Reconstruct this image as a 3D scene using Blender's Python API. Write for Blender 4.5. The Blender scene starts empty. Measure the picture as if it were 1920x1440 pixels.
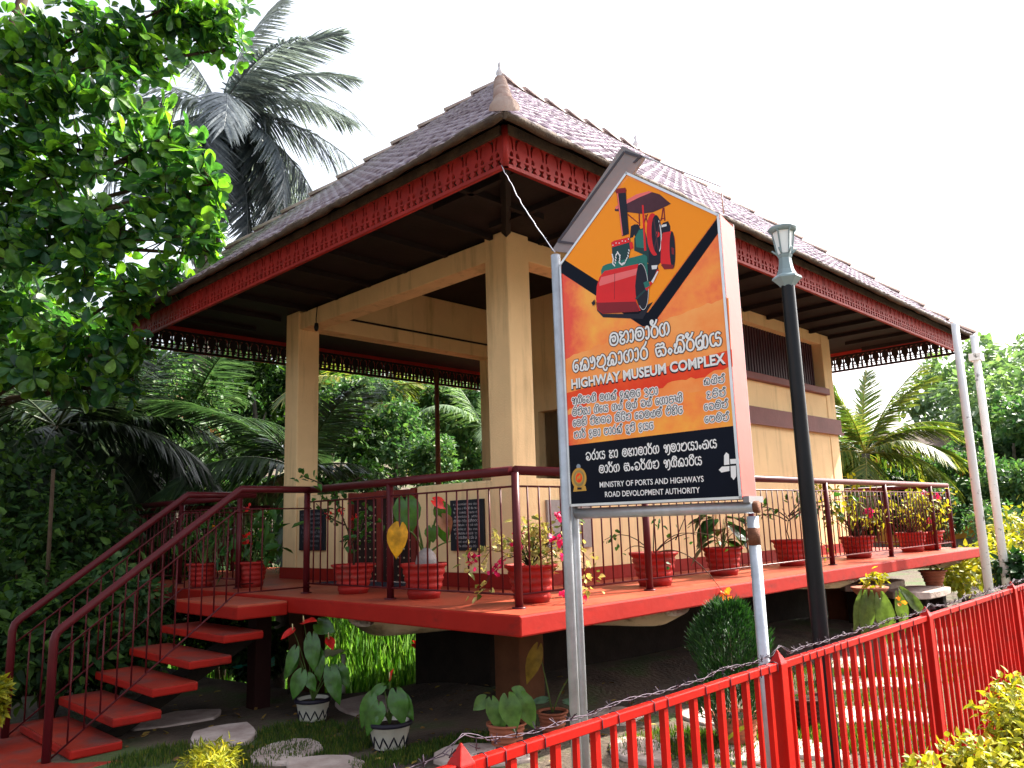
import bpy, math, random
import numpy as np
from mathutils import Vector, Matrix
random.seed(7); RNG = np.random.default_rng(7)
R = math.radians; PI = math.pi
SC = bpy.context.scene; COL = SC.collection

# ------------------------------------------------------------------ camera, sky, sun, exposure
CAMP = Vector((-3.675, -3.611, 0.567)); FPX = 1496.7          # platform floor is z = 0, its near corner is the origin
CR = Vector((0.705, -0.709, -0.031)); CU = Vector((-0.101, -0.143, 0.985)); CB = Vector((-0.702, -0.691, -0.172))
CB.normalize(); CR = (CR - CB * CR.dot(CB)).normalized(); CU = CB.cross(CR)
cam = bpy.data.objects.new('camera', bpy.data.cameras.new('camera')); COL.objects.link(cam)
cam.matrix_world = Matrix(((CR.x, CU.x, CB.x, CAMP.x), (CR.y, CU.y, CB.y, CAMP.y), (CR.z, CU.z, CB.z, CAMP.z), (0, 0, 0, 1)))
cam.data.sensor_width = 36; cam.data.lens = FPX / 1920 * 36; cam.data.clip_end = 2000; cam.data.clip_start = 0.05
SC.camera = cam
SUN_AZ, SUN_EL = -18.0, 44.0                                   # azimuth counted from +X towards +Y
w = bpy.data.worlds.new('World'); SC.world = w; w.use_nodes = True
nt = w.node_tree; bg = nt.nodes['Background']
sky = nt.nodes.new('ShaderNodeTexSky'); sky.sky_type = 'NISHITA'; sky.sun_disc = False
sky.sun_elevation = R(SUN_EL); sky.sun_rotation = R(90 - SUN_AZ)
sky.air_density = 1.0; sky.dust_density = 5.0; sky.ozone_density = 1.0
hs = nt.nodes.new('ShaderNodeHueSaturation'); hs.inputs['Saturation'].default_value = 0.42; hs.inputs['Value'].default_value = 1.0
nt.links.new(sky.outputs[0], hs.inputs['Color']); nt.links.new(hs.outputs[0], bg.inputs['Color'])
bg.inputs['Strength'].default_value = 0.135
sl = bpy.data.lights.new('sun', 'SUN'); sl.energy = 4.6; sl.angle = R(0.6); sl.color = (1.0, 0.93, 0.82)
sun = bpy.data.objects.new('sun', sl); COL.objects.link(sun)
sd = Vector((math.cos(R(SUN_EL)) * math.cos(R(SUN_AZ)), math.cos(R(SUN_EL)) * math.sin(R(SUN_AZ)), math.sin(R(SUN_EL))))
sun.rotation_euler = sd.to_track_quat('Z', 'Y').to_euler(); sun.location = (20, -5, 18)
vs = SC.view_settings; vs.view_transform = 'Standard'; vs.look = 'None'; vs.gamma = 1; vs.use_curve_mapping = False
vs.exposure = 1.85

def ray(px, py):
    return CR * ((px - 960) / FPX) - CU * ((py - 720) / FPX) - CB
def at(px, py, d): return CAMP + ray(px, py) * d               # point at depth d
def atz(px, py, z=0.0):
    r = ray(px, py); return CAMP + r * ((z - CAMP.z) / r.z)
def atx(px, py, x):
    r = ray(px, py); return CAMP + r * ((x - CAMP.x) / r.x)
def aty(px, py, y):
    r = ray(px, py); return CAMP + r * ((y - CAMP.y) / r.y)

# ------------------------------------------------------------------ materials
MATS = {}
def mat(name, col, rough=0.6, var=0.15, scale=6.0, bump=0.15, metal=0.0, col2=None, spec=0.18, thr=None, bscale=None, det=5, stain=None):
    if name in MATS: return MATS[name]
    m = bpy.data.materials.new(name); m.use_nodes = True; MATS[name] = m
    n = m.node_tree.nodes; l = m.node_tree.links; p = n['Principled BSDF']
    g = n.new('ShaderNodeNewGeometry')
    nz = n.new('ShaderNodeTexNoise'); nz.inputs['Scale'].default_value = scale; nz.inputs['Detail'].default_value = det; nz.inputs['Roughness'].default_value = 0.6
    l.new(g.outputs['Position'], nz.inputs['Vector'])
    rp = n.new('ShaderNodeValToRGB'); c = col
    a, b = (0.3, 0.7) if thr is None else thr
    rp.color_ramp.elements[0].position = a; rp.color_ramp.elements[1].position = b
    if col2 is None:
        rp.color_ramp.elements[0].color = (*[x * (1 - var) for x in c], 1); rp.color_ramp.elements[1].color = (*[min(1, x * (1 + var)) for x in c], 1)
    else:
        rp.color_ramp.elements[0].color = (*c, 1); rp.color_ramp.elements[1].color = (*col2, 1)
    l.new(nz.outputs['Fac'], rp.inputs[0]); l.new(rp.outputs[0], p.inputs['Base Color'])
    if stain:                                                            # dirt with a shape of its own: (colour, stretch, low, high)
        mp = n.new('ShaderNodeMapping'); mp.inputs['Scale'].default_value = stain[1]; l.new(g.outputs['Position'], mp.inputs['Vector'])
        ns = n.new('ShaderNodeTexNoise'); ns.inputs['Scale'].default_value = 1.0; ns.inputs['Detail'].default_value = 9; ns.inputs['Roughness'].default_value = 0.68; l.new(mp.outputs[0], ns.inputs['Vector'])
        rm = n.new('ShaderNodeMapRange'); rm.inputs[1].default_value = stain[2]; rm.inputs[2].default_value = stain[3]; rm.inputs[3].default_value = 0.0; rm.inputs[4].default_value = stain[4] if len(stain) > 4 else 0.7; l.new(ns.outputs['Fac'], rm.inputs[0])
        mx = n.new('ShaderNodeMix'); mx.data_type = 'RGBA'; mx.inputs[7].default_value = (*stain[0], 1); l.new(rm.outputs[0], mx.inputs[0]); l.new(rp.outputs[0], mx.inputs[6]); l.new(mx.outputs[2], p.inputs['Base Color'])
    p.inputs['Roughness'].default_value = rough; p.inputs['Metallic'].default_value = metal
    p.inputs['Specular IOR Level'].default_value = spec
    if bump:
        nb = n.new('ShaderNodeTexNoise'); nb.inputs['Scale'].default_value = bscale or scale * 6; nb.inputs['Detail'].default_value = 6
        l.new(g.outputs['Position'], nb.inputs['Vector'])
        bp = n.new('ShaderNodeBump'); bp.inputs['Strength'].default_value = bump; bp.inputs['Distance'].default_value = 0.02
        l.new(nb.outputs['Fac'], bp.inputs['Height']); l.new(bp.outputs[0], p.inputs['Normal'])
    return m
def leafmat(name, cols, trans=0.35, rough=0.4, tcol=None, spec=0.3):
    if name in MATS: return MATS[name]
    m = bpy.data.materials.new(name); m.use_nodes = True; MATS[name] = m
    n = m.node_tree.nodes; l = m.node_tree.links; p = n['Principled BSDF']; o = n['Material Output']
    g = n.new('ShaderNodeNewGeometry'); rp = n.new('ShaderNodeValToRGB')
    while len(rp.color_ramp.elements) < len(cols): rp.color_ramp.elements.new(0.5)
    for i, c in enumerate(cols):
        rp.color_ramp.elements[i].position = i / max(1, len(cols) - 1); rp.color_ramp.elements[i].color = (*c, 1)
    l.new(g.outputs['Random Per Island'], rp.inputs[0])
    nz = n.new('ShaderNodeTexNoise'); nz.inputs['Scale'].default_value = 16; nz.inputs['Detail'].default_value = 4; l.new(g.outputs['Position'], nz.inputs['Vector'])
    mr = n.new('ShaderNodeMapRange'); mr.inputs[1].default_value = 0.3; mr.inputs[2].default_value = 0.7; mr.inputs[3].default_value = 0.6; mr.inputs[4].default_value = 1.3; l.new(nz.outputs['Fac'], mr.inputs[0])
    ml = n.new('ShaderNodeVectorMath'); ml.operation = 'SCALE'; l.new(rp.outputs[0], ml.inputs[0]); l.new(mr.outputs[0], ml.inputs['Scale']); rpo = ml.outputs[0]
    bp = n.new('ShaderNodeBump'); bp.inputs['Strength'].default_value = 0.25; bp.inputs['Distance'].default_value = 0.01; l.new(nz.outputs['Fac'], bp.inputs['Height']); l.new(bp.outputs[0], p.inputs['Normal'])
    l.new(rpo, p.inputs['Base Color'])
    p.inputs['Roughness'].default_value = rough; p.inputs['Specular IOR Level'].default_value = spec
    t = n.new('ShaderNodeBsdfTranslucent'); mx = n.new('ShaderNodeMixShader'); mx.inputs[0].default_value = trans
    mc = n.new('ShaderNodeMix'); mc.data_type = 'RGBA'; mc.blend_type = 'MULTIPLY'; mc.inputs[0].default_value = 1.0
    mc.inputs[7].default_value = (*(tcol or (1.6, 1.9, 0.7)), 1)
    l.new(rpo, mc.inputs[6]); l.new(mc.outputs[2], t.inputs['Color'])
    l.new(p.outputs[0], mx.inputs[1]); l.new(t.outputs[0], mx.inputs[2]); l.new(mx.outputs[0], o.inputs['Surface'])
    return m

M_RED = mat('red_oxide_concrete', (0.25, 0.0065, 0.003), 0.65, 0.16, 2.2, 0.12, col2=(0.33, 0.011, 0.005), stain=((0.06, 0.010, 0.008), (2.2, 2.2, 5), 0.54, 0.74, 0.75))
M_FLOOR = mat('worn_red_floor', (0.30, 0.038, 0.018), 0.45, 0.2, 1.3, 0.1, col2=(0.42, 0.085, 0.042), stain=((0.13, 0.055, 0.045), (1.6, 1.6, 1.6), 0.48, 0.72, 0.8))
M_TREAD = mat('worn_red_tread', (0.22, 0.016, 0.009), 0.5, 0.2, 1.7, 0.15, col2=(0.30, 0.035, 0.02), stain=((0.09, 0.05, 0.045), (3.0, 3.0, 3.0), 0.46, 0.66, 0.85))
M_SKIRT = mat('dark_red_skirting', (0.24, 0.012, 0.008), 0.5, 0.15, 3, 0.08)
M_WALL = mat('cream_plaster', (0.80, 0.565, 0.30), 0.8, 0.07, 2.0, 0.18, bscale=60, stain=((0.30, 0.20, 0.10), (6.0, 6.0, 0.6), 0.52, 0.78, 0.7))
M_BAND = mat('maroon_band_paint', (0.17, 0.055, 0.05), 0.6, 0.15, 3, 0.15)
M_WOOD = mat('dark_ceiling_boards', (0.016, 0.011, 0.011), 0.7, 0.3, 3, 0.1)
M_VAL = mat('red_carved_timber', (0.28, 0.020, 0.016), 0.55, 0.2, 5, 0.1, stain=((0.09, 0.012, 0.012), (4, 4, 9), 0.55, 0.75, 0.6))
M_TILE = mat('weathered_clay_tile', (0.34, 0.28, 0.33), 0.36, 0.3, 3.2, 0.3, col2=(0.60, 0.55, 0.64), bscale=30, stain=((0.13, 0.09, 0.10), (3, 3, 3), 0.52, 0.70, 0.75))  # weathered clay, paled to lavender to carry the glare over the roof
M_TILEDGE = mat('mossy_edge_and_shade_strip', (0.055, 0.04, 0.035), 0.8, 0.3, 9, 0.5, col2=(0.12, 0.085, 0.06))
M_RAIL = mat('maroon_gloss_paint', (0.075, 0.008, 0.011), 0.35, 0.15, 6, 0.04)
M_FENCE = mat('red_gloss_fence_paint', (0.40, 0.007, 0.004), 0.38, 0.16, 5, 0.06, stain=((0.10, 0.012, 0.010), (14, 14, 5), 0.58, 0.72, 0.8))
M_GALV = mat('galvanised_pipe', (0.42, 0.45, 0.49), 0.42, 0.16, 14, 0.06, metal=0.45)
M_RUST = mat('rusty_iron', (0.14, 0.055, 0.03), 0.8, 0.3, 30, 0.3)
M_BLACK = mat('black_pole_paint', (0.010, 0.011, 0.014), 0.3, 0.2, 6, 0.04)
M_GREYMET = mat('grey_sheet_metal', (0.23, 0.22, 0.23), 0.5, 0.1, 4, 0.05)
M_GREYDK = mat('dark_grey_strip', (0.06, 0.06, 0.075), 0.5, 0.1, 4, 0)
M_ALU = mat('aluminium_edge', (0.62, 0.64, 0.66), 0.35, 0.08, 10, 0.03, metal=0.5)
M_SIDE = mat('sign_side_red_sheet', (0.55, 0.10, 0.085), 0.4, 0.08, 2, 0.06)
M_NAVY = mat('navy_vinyl', (0.003, 0.005, 0.013), 0.3, 0.2, 4, 0, spec=0.08)
M_WHITE = mat('white_vinyl', (0.82, 0.82, 0.82), 0.4, 0.02, 4, 0)
M_INK = mat('dark_ink', (0.012, 0.010, 0.018), 0.4, 0.1, 4, 0)
M_POT = mat('red_painted_pot', (0.32, 0.018, 0.014), 0.6, 0.25, 5, 0.15, stain=((0.16, 0.07, 0.05), (7, 7, 9), 0.52, 0.70, 0.7))
M_SOIL = mat('potting_soil', (0.035, 0.022, 0.015), 0.95, 0.4, 40, 0.8)
M_TERRA = mat('terracotta', (0.30, 0.10, 0.055), 0.8, 0.2, 8, 0.2)
M_WPOT = mat('chalky_white_pot', (0.55, 0.52, 0.44), 0.8, 0.12, 9, 0.2)
M_STONE = mat('pinkish_flagstone', (0.30, 0.22, 0.19), 0.85, 0.2, 4, 0.7, col2=(0.56, 0.46, 0.41))
M_CONC = mat('stained_concrete', (0.10, 0.065, 0.035), 0.9, 0.4, 4, 0.5, col2=(0.55, 0.45, 0.32), thr=(0.30, 0.48))
M_DARKC = mat('dark_masonry', (0.018, 0.013, 0.010), 0.95, 0.3, 5, 0.4)
M_BARK = mat('palm_bark', (0.10, 0.085, 0.07), 0.9, 0.35, 6, 0.6, col2=(0.22, 0.19, 0.16))
M_TWIG = mat('brown_twig', (0.055, 0.036, 0.022), 0.85, 0.3, 12, 0.3)
M_STEM = mat('green_stem', (0.08, 0.13, 0.03), 0.55, 0.2, 12, 0.1)
M_SLATE = mat('dark_slate_plaque', (0.016, 0.018, 0.024), 0.45, 0.2, 8, 0.08)
M_GRANITE = mat('grey_granite_plaque', (0.30, 0.26, 0.24), 0.55, 0.12, 30, 0.05)
M_CHALK = mat('chalk_lettering', (0.42, 0.42, 0.42), 0.8, 0.2, 20, 0)
M_GOLD = mat('gold_print', (0.55, 0.30, 0.05), 0.45, 0.2, 20, 0)
M_TEAL = mat('teal_plastic_sheet', (0.03, 0.36, 0.24), 0.25, 0.2, 3, 0.2)
M_PALEB = mat('pale_blue_sheet', (0.70, 0.82, 0.88), 0.25, 0.12, 3, 0.2)
M_WIRE = mat('white_wire', (0.6, 0.6, 0.66), 0.4, 0.1, 4, 0)
M_BARB = mat('barbed_wire_steel', (0.05, 0.035, 0.05), 0.5, 0.3, 20, 0.1, metal=0.5)
M_FLAG = mat('flaking_white_paint', (0.12, 0.12, 0.11), 0.7, 0.2, 9, 0.3, col2=(0.85, 0.86, 0.86), thr=(0.28, 0.38))
M_OCHRE = mat('ochre_house_wall', (0.50, 0.22, 0.03), 0.8, 0.12, 1.0, 0.1)
M_HROOF = mat('brown_house_roof', (0.07, 0.045, 0.035), 0.8, 0.2, 2, 0.2)
M_GLASSL = mat('frosted_lamp_glass', (0.75, 0.80, 0.80), 0.25, 0.03, 6, 0)
M_LAMPHEAD = mat('grey_lamp_casting', (0.22, 0.29, 0.31), 0.4, 0.1, 8, 0.05)
M_PIC = mat('dark_glazed_picture', (0.02, 0.022, 0.03), 0.2, 0.5, 5, 0)
M_DOOR = mat('dark_studded_door_wood', (0.022, 0.012, 0.010), 0.45, 0.3, 7, 0.1)
M_STUD = mat('brass_stud', (0.45, 0.36, 0.22), 0.35, 0.1, 7, 0, metal=0.7)
M_MAT = mat('blue_grey_doormat', (0.035, 0.035, 0.05), 0.95, 0.3, 60, 0.5)

L_BIG = leafmat('broad_tree_leaf', [(0.020, 0.060, 0.036), (0.036, 0.11, 0.042), (0.085, 0.20, 0.035), (0.18, 0.33, 0.05)], 0.45, 0.28, (1.7, 2.0, .5))
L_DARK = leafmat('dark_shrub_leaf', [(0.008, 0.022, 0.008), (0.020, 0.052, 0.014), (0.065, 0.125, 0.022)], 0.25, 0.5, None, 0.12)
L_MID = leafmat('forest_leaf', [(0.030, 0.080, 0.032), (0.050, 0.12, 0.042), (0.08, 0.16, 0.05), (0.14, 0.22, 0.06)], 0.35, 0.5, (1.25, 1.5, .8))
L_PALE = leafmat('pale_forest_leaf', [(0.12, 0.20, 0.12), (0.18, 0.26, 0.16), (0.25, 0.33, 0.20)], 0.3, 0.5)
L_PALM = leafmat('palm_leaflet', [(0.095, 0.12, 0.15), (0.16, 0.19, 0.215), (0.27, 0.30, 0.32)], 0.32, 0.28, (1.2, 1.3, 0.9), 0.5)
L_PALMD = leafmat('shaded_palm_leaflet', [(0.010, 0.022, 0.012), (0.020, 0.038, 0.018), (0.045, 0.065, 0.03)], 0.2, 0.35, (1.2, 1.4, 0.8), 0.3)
L_PALMG = leafmat('green_palm_leaflet', [(0.03, 0.065, 0.03), (0.05, 0.10, 0.04), (0.09, 0.15, 0.06)], 0.3, 0.28, (1.2, 1.4, 0.8), 0.4)
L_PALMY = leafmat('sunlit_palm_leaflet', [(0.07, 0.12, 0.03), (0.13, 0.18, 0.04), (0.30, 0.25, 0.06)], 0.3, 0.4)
L_DRY = leafmat('dry_palm_leaflet', [(0.20, 0.13, 0.06), (0.30, 0.20, 0.10), (0.13, 0.08, 0.04)], 0.25, 0.7, (1.2, 1.1, 0.8))
L_GRASS = leafmat('lush_grass_blade', [(0.04, 0.11, 0.018), (0.08, 0.18, 0.03), (0.17, 0.28, 0.05)], 0.4, 0.5)
L_LAWN = leafmat('short_lawn_blade', [(0.025, 0.07, 0.012), (0.06, 0.115, 0.016), (0.17, 0.18, 0.03)], 0.35, 0.6)
L_YEL = leafmat('golden_shrub_leaf', [(0.16, 0.20, 0.015), (0.32, 0.34, 0.02), (0.52, 0.46, 0.03)], 0.35, 0.5, (1.3, 1.2, 0.7))
L_CON = leafmat('conifer_spray', [(0.007, 0.030, 0.009), (0.013, 0.055, 0.012), (0.03, 0.09, 0.016)], 0.15, 0.6)
L_ANTH = leafmat('anthurium_leaf', [(0.02, 0.08, 0.012), (0.04, 0.13, 0.016), (0.08, 0.20, 0.02)], 0.25, 0.25, None, 0.5)
L_GOLDLEAF = leafmat('yellowed_leaf', [(0.62, 0.30, 0.01), (0.70, 0.38, 0.015)], 0.35, 0.45, (1.3, 1.0, 0.6))
L_BROWN = leafmat('withered_leaf', [(0.20, 0.09, 0.05), (0.30, 0.14, 0.07)], 0.3, 0.7, (1.1, 1, .8))
L_REDF = leafmat('red_flower', [(0.55, 0.012, 0.012), (0.70, 0.03, 0.02)], 0.25, 0.4, (1.2, 1, 1))
L_MAG = leafmat('magenta_bract', [(0.60, 0.012, 0.09), (0.72, 0.03, 0.16)], 0.35, 0.5, (1.2, 1, 1))
L_ORF = leafmat('orange_flower', [(0.70, 0.20, 0.01), (0.80, 0.32, 0.02)], 0.3, 0.5, (1.2, 1, 1))
L_VAR = leafmat('variegated_leaf', [(0.10, 0.17, 0.03), (0.50, 0.44, 0.12), (0.62, 0.55, 0.22)], 0.3, 0.5, (1.2, 1.2, .8))
L_SHRUB = leafmat('potted_shrub_leaf', [(0.02, 0.07, 0.015), (0.04, 0.12, 0.02), (0.07, 0.16, 0.03)], 0.3, 0.4)

# ------------------------------------------------------------------ object helpers
def empty(name, loc=(0, 0, 0), label=None, cat=None, group=None, rz=0.0):
    o = bpy.data.objects.new(name, None); COL.objects.link(o); o.location = loc; o.rotation_euler = (0, 0, rz); o.empty_display_size = 0.2
    if label: tag(o, label, cat, group)
    return o
def tag(o, label=None, cat=None, group=None, kind=None):
    if label: o['label'] = label
    if cat: o['category'] = cat
    if group: o['group'] = group
    if kind: o['kind'] = kind
    return o
def link(name, me, material, parent=None, world=False):
    o = bpy.data.objects.new(name, me); COL.objects.link(o)
    if material is not None:
        ms = material if isinstance(material, (list, tuple)) else [material]
        if len(me.materials) == 0:
            for m in ms: me.materials.append(m)
    if parent is not None:
        o.parent = parent
        if world and parent.parent is None:
            o.matrix_parent_inverse = parent.matrix_basis.inverted()
    return o
class B:
    def __init__(s): s.v = []; s.f = []; s.mi = []; s.sm = []
    def add(s, vs_, fs, mi=0, smooth=False):
        k = len(s.v); s.v.extend([tuple(p) for p in vs_])
        for f in fs: s.f.append([i + k for i in f]); s.mi.append(mi); s.sm.append(smooth)
        return s
    def box(s, a, b, mi=0, M=None):
        x0, y0, z0 = [min(a[i], b[i]) for i in range(3)]; x1, y1, z1 = [max(a[i], b[i]) for i in range(3)]
        p = [(x0, y0, z0), (x1, y0, z0), (x1, y1, z0), (x0, y1, z0), (x0, y0, z1), (x1, y0, z1), (x1, y1, z1), (x0, y1, z1)]
        if M is not None: p = [M @ Vector(q) for q in p]
        return s.add(p, [(0, 3, 2, 1), (4, 5, 6, 7), (0, 1, 5, 4), (1, 2, 6, 5), (2, 3, 7, 6), (3, 0, 4, 7)], mi)
    def tube(s, pts, r, n=10, mi=0, cap=True, smooth=True):
        pts = [Vector(p) for p in pts]; rs = r if isinstance(r, (list, tuple)) else [r] * len(pts); rings = []
        up = None
        for i, p in enumerate(pts):
            d = (pts[min(i + 1, len(pts) - 1)] - pts[max(i - 1, 0)])
            d = d.normalized() if d.length > 1e-9 else Vector((0, 0, 1))
            if up is None: up = Vector((0, 0, 1)) if abs(d.z) < 0.9 else Vector((1, 0, 0))
            a = d.cross(up); a = a.normalized() if a.length > 1e-6 else d.orthogonal().normalized()
            b = a.cross(d).normalized(); up = b
            rings.append([p + (a * math.cos(2 * PI * k / n) + b * math.sin(2 * PI * k / n)) * rs[i] for k in range(n)])
        V = [q for rg in rings for q in rg]; F = []
        for i in range(len(pts) - 1):
            for k in range(n):
                F.append((i * n + k, i * n + (k + 1) % n, (i + 1) * n + (k + 1) % n, (i + 1) * n + k))
        s.add(V, F, mi, smooth)
        if cap:
            k0 = len(s.v) - len(V)
            s.f.append([k0 + k for k in range(n)][::-1]); s.mi.append(mi); s.sm.append(False)
            s.f.append([k0 + (len(pts) - 1) * n + k for k in range(n)]); s.mi.append(mi); s.sm.append(False)
        return s
    def lathe(s, prof, n=24, c=(0, 0, 0), mi=0, sx=1, sy=1, ph=0.0, smooth=True):
        V = []; F = []
        for (r, z) in prof:
            for k in range(n):
                a = 2 * PI * k / n + ph; V.append((c[0] + r * math.cos(a) * sx, c[1] + r * math.sin(a) * sy, c[2] + z))
        for i in range(len(prof) - 1):
            for k in range(n): F.append((i * n + k, i * n + (k + 1) % n, (i + 1) * n + (k + 1) % n, (i + 1) * n + k))
        return s.add(V, F, mi, smooth)
    def prism(s, poly, z0, z1, mi=0):
        n = len(poly); V = [(p[0], p[1], z0) for p in poly] + [(p[0], p[1], z1) for p in poly]
        return s.add(V, [tuple(range(n))[::-1], tuple(range(n, 2 * n))] + [(i, (i + 1) % n, n + (i + 1) % n, n + i) for i in range(n)], mi)
    def build(s, name, material, parent=None, world=False, bevel=0):
        me = bpy.data.meshes.new(name); me.from_pydata(s.v, [], s.f)
        if isinstance(material, (list, tuple)): me.polygons.foreach_set('material_index', s.mi)
        me.polygons.foreach_set('use_smooth', s.sm); me.update()
        o = link(name, me, material, parent, world)
        if bevel:
            b = o.modifiers.new('bevel', 'BEVEL'); b.width = bevel; b.segments = 2; b.limit_method = 'ANGLE'; b.angle_limit = R(40)
        return o
def np_mesh(name, V, F):
    """V (n,3), F (m,k) constant k"""
    me = bpy.data.meshes.new(name); V = np.asarray(V, np.float32); F = np.asarray(F, np.int32); m, k = F.shape
    me.vertices.add(len(V)); me.vertices.foreach_set('co', V.ravel()); me.loops.add(m * k); me.loops.foreach_set('vertex_index', F.ravel())
    me.polygons.add(m); me.polygons.foreach_set('loop_start', np.arange(0, m * k, k, dtype=np.int32))
    me.polygons.foreach_set('loop_total', np.full(m, k, np.int32)); me.update(calc_edges=True); return me
def nrm(a): return a / (np.linalg.norm(a, axis=1, keepdims=True) + 1e-9)
def leaves(name, P, D, N, L, W, fold=0.25, droop=0.15, kind='ob'):
    """leaf cards as folded two-sided blades: P base, D direction, N upward normal, L length, W width"""
    P = np.asarray(P, float); D = nrm(np.asarray(D, float)); S = nrm(np.cross(D, N)); U = np.cross(S, D); n = len(P)
    L = np.broadcast_to(L, (n,))[:, None]; W = np.broadcast_to(W, (n,))[:, None]
    t = {'ob': ((0.30, 0.30), (0.72, 0.5)), 'hi': ((0.12, 0.13), (0.36, 0.34), (0.62, 0.5), (0.84, 0.44), (0.96, 0.20)), 'ov': ((0.22, 0.5), (0.62, 0.40)), 'la': ((0.3, 0.5), (0.7, 0.35))}[kind]
    tip = P + D * L - U * droop * L; q = len(t)
    def sd(f, wd, sg): return P + D * L * f + S * W * wd * sg + U * W * wd * fold * 1.0 - U * droop * L * f * f
    V = np.stack([P] + [sd(f, wd, 1) for f, wd in t] + [tip] + [sd(f, wd, -1) for f, wd in t[::-1]], 1).reshape(-1, 3)
    k = np.arange(n)[:, None] * (2 * q + 2)
    F = np.stack([k + np.arange(q + 2), k + np.concatenate([[0], np.arange(q + 1, 2 * q + 2)])], 1).reshape(-1, q + 2)
    return np_mesh(name, V, F)
def blob_points(blobs, n, shell=0.5):
    """points through ellipsoidal clumps (c, r); returns positions and outward directions"""
    wts = np.array([b[1] ** 2 for b in blobs]); wts = wts / wts.sum(); idx = RNG.choice(len(blobs), n, p=wts)
    c = np.array([list(b[0]) for b in blobs])[idx]; r = np.array([b[1] for b in blobs])[idx]
    d = nrm(RNG.normal(size=(n, 3))); rr = r * (shell + (1 - shell) * RNG.random(n)) * (0.85 + 0.3 * RNG.random(n))
    q = c + d * rr[:, None] * np.array([1, 1, 0.8]); return q, d
def leaf_cloud(name, blobs, n, size, wr=0.5, shell=0.5, kind='ov', droop=0.2):
    P, d = blob_points(blobs, n, shell); D = nrm(d * 0.6 + RNG.normal(size=(n, 3)) * 0.6 + np.array([0, 0, -0.1])); Nn = nrm(np.array([0, 0, 1.0]) + d * 0.5 + RNG.normal(size=(n, 3)) * 0.45)
    L = size * (0.6 + 0.8 * RNG.random(n)); return leaves(name, P, D, Nn, L, L * wr, 0.25, droop, kind)
def curve_pts(a, b, sag=0.0, n=8, jit=0.0):
    a = Vector(a); b = Vector(b)
    return [a.lerp(b, i / n) + Vector((random.uniform(-jit, jit), random.uniform(-jit, jit), -sag * 4 * (i / n) * (1 - i / n) + random.uniform(-jit, jit))) for i in range(n + 1)]

# ------------------------------------------------------------------ ground
def smooth(a, b, x):
    t = min(1, max(0, (x - a) / (b - a))); return t * t * (3 - 2 * t)
def gz(x, y):
    z = -1.0
    z -= 1.75 * smooth(2.9, 7.2, y) * smooth(0.4, 1.8, x) * (1 - smooth(9, 14, x)); z += 0.34 * min(6, max(0, y - 9.0)) * smooth(0.4, 1.8, x) * (1 - smooth(14, 18, x))                 # bank falls away behind the pavilion
    z += 0.08 * smooth(0.9, 1.8, x) * smooth(0.9, 1.5, y) * (1 - smooth(2.5, 3.4, y)) * (1 - smooth(7.5, 9, x)) * (1 - smooth(5.5, 6.5, y))
    d = math.hypot(x - 3, y - 2)
    z += 0.22 * max(0, y - 15) * 1.0 * smooth(15, 40, y) + 0.10 * max(0, x - 22) * smooth(22, 50, x)
    z += 0.02 * math.sin(1.7 * x + 0.6) * math.cos(1.3 * y) + 0.015 * math.sin(3.1 * y + x)
    z = min(z, 5.0)
    return z
def ground():
    xs = list(np.concatenate([np.linspace(-220, -14, 14), np.linspace(-12, 14, 105), np.linspace(16, 240, 20)])); ys = list(np.concatenate([np.linspace(-120, -8, 8), np.linspace(-7, 16, 93), np.linspace(18, 240, 20)]))
    b = B(); V = [(x, y, gz(x, y)) for y in ys for x in xs]; n = len(xs)
    b.add(V, [(j * n + i, j * n + i + 1, (j + 1) * n + i + 1, (j + 1) * n + i) for j in range(len(ys) - 1) for i in range(n - 1)], 0, True)
    m = bpy.data.materials.new('mossy_soil'); m.use_nodes = True; n_ = m.node_tree.nodes; l = m.node_tree.links; p = n_['Principled BSDF']
    g = n_.new('ShaderNodeNewGeometry'); a = n_.new('ShaderNodeTexNoise'); a.inputs['Scale'].default_value = 1.6; a.inputs['Detail'].default_value = 8
    l.new(g.outputs['Position'], a.inputs['Vector']); rp = n_.new('ShaderNodeValToRGB'); e = rp.color_ramp.elements
    e[0].position = 0.36; e[0].color = (0.040, 0.027, 0.017, 1); e[1].position = 0.66; e[1].color = (0.05, 0.075, 0.018, 1)
    k = e.new(0.5); k.color = (0.085, 0.058, 0.038, 1)
    l.new(a.outputs['Fac'], rp.inputs[0]); l.new(rp.outputs[0], p.inputs['Base Color']); p.inputs['Roughness'].default_value = 0.95
    c = n_.new('ShaderNodeTexNoise'); c.inputs['Scale'].default_value = 25; c.inputs['Detail'].default_value = 8; l.new(g.outputs['Position'], c.inputs['Vector'])
    bp = n_.new('ShaderNodeBump'); bp.inputs['Strength'].default_value = 0.7; bp.inputs['Distance'].default_value = 0.04; l.new(c.outputs['Fac'], bp.inputs['Height']); l.new(bp.outputs[0], p.inputs['Normal'])
    tag(b.build('ground', m), kind='structure')
ground()
# red concrete path at the foot of the stairs
b = B(); b.box((-5.5, 2.55, -1.25), (-1.36, 4.5, -0.978)); tag(b.build('path', M_TREAD, bevel=0.01), kind='structure')

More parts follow.
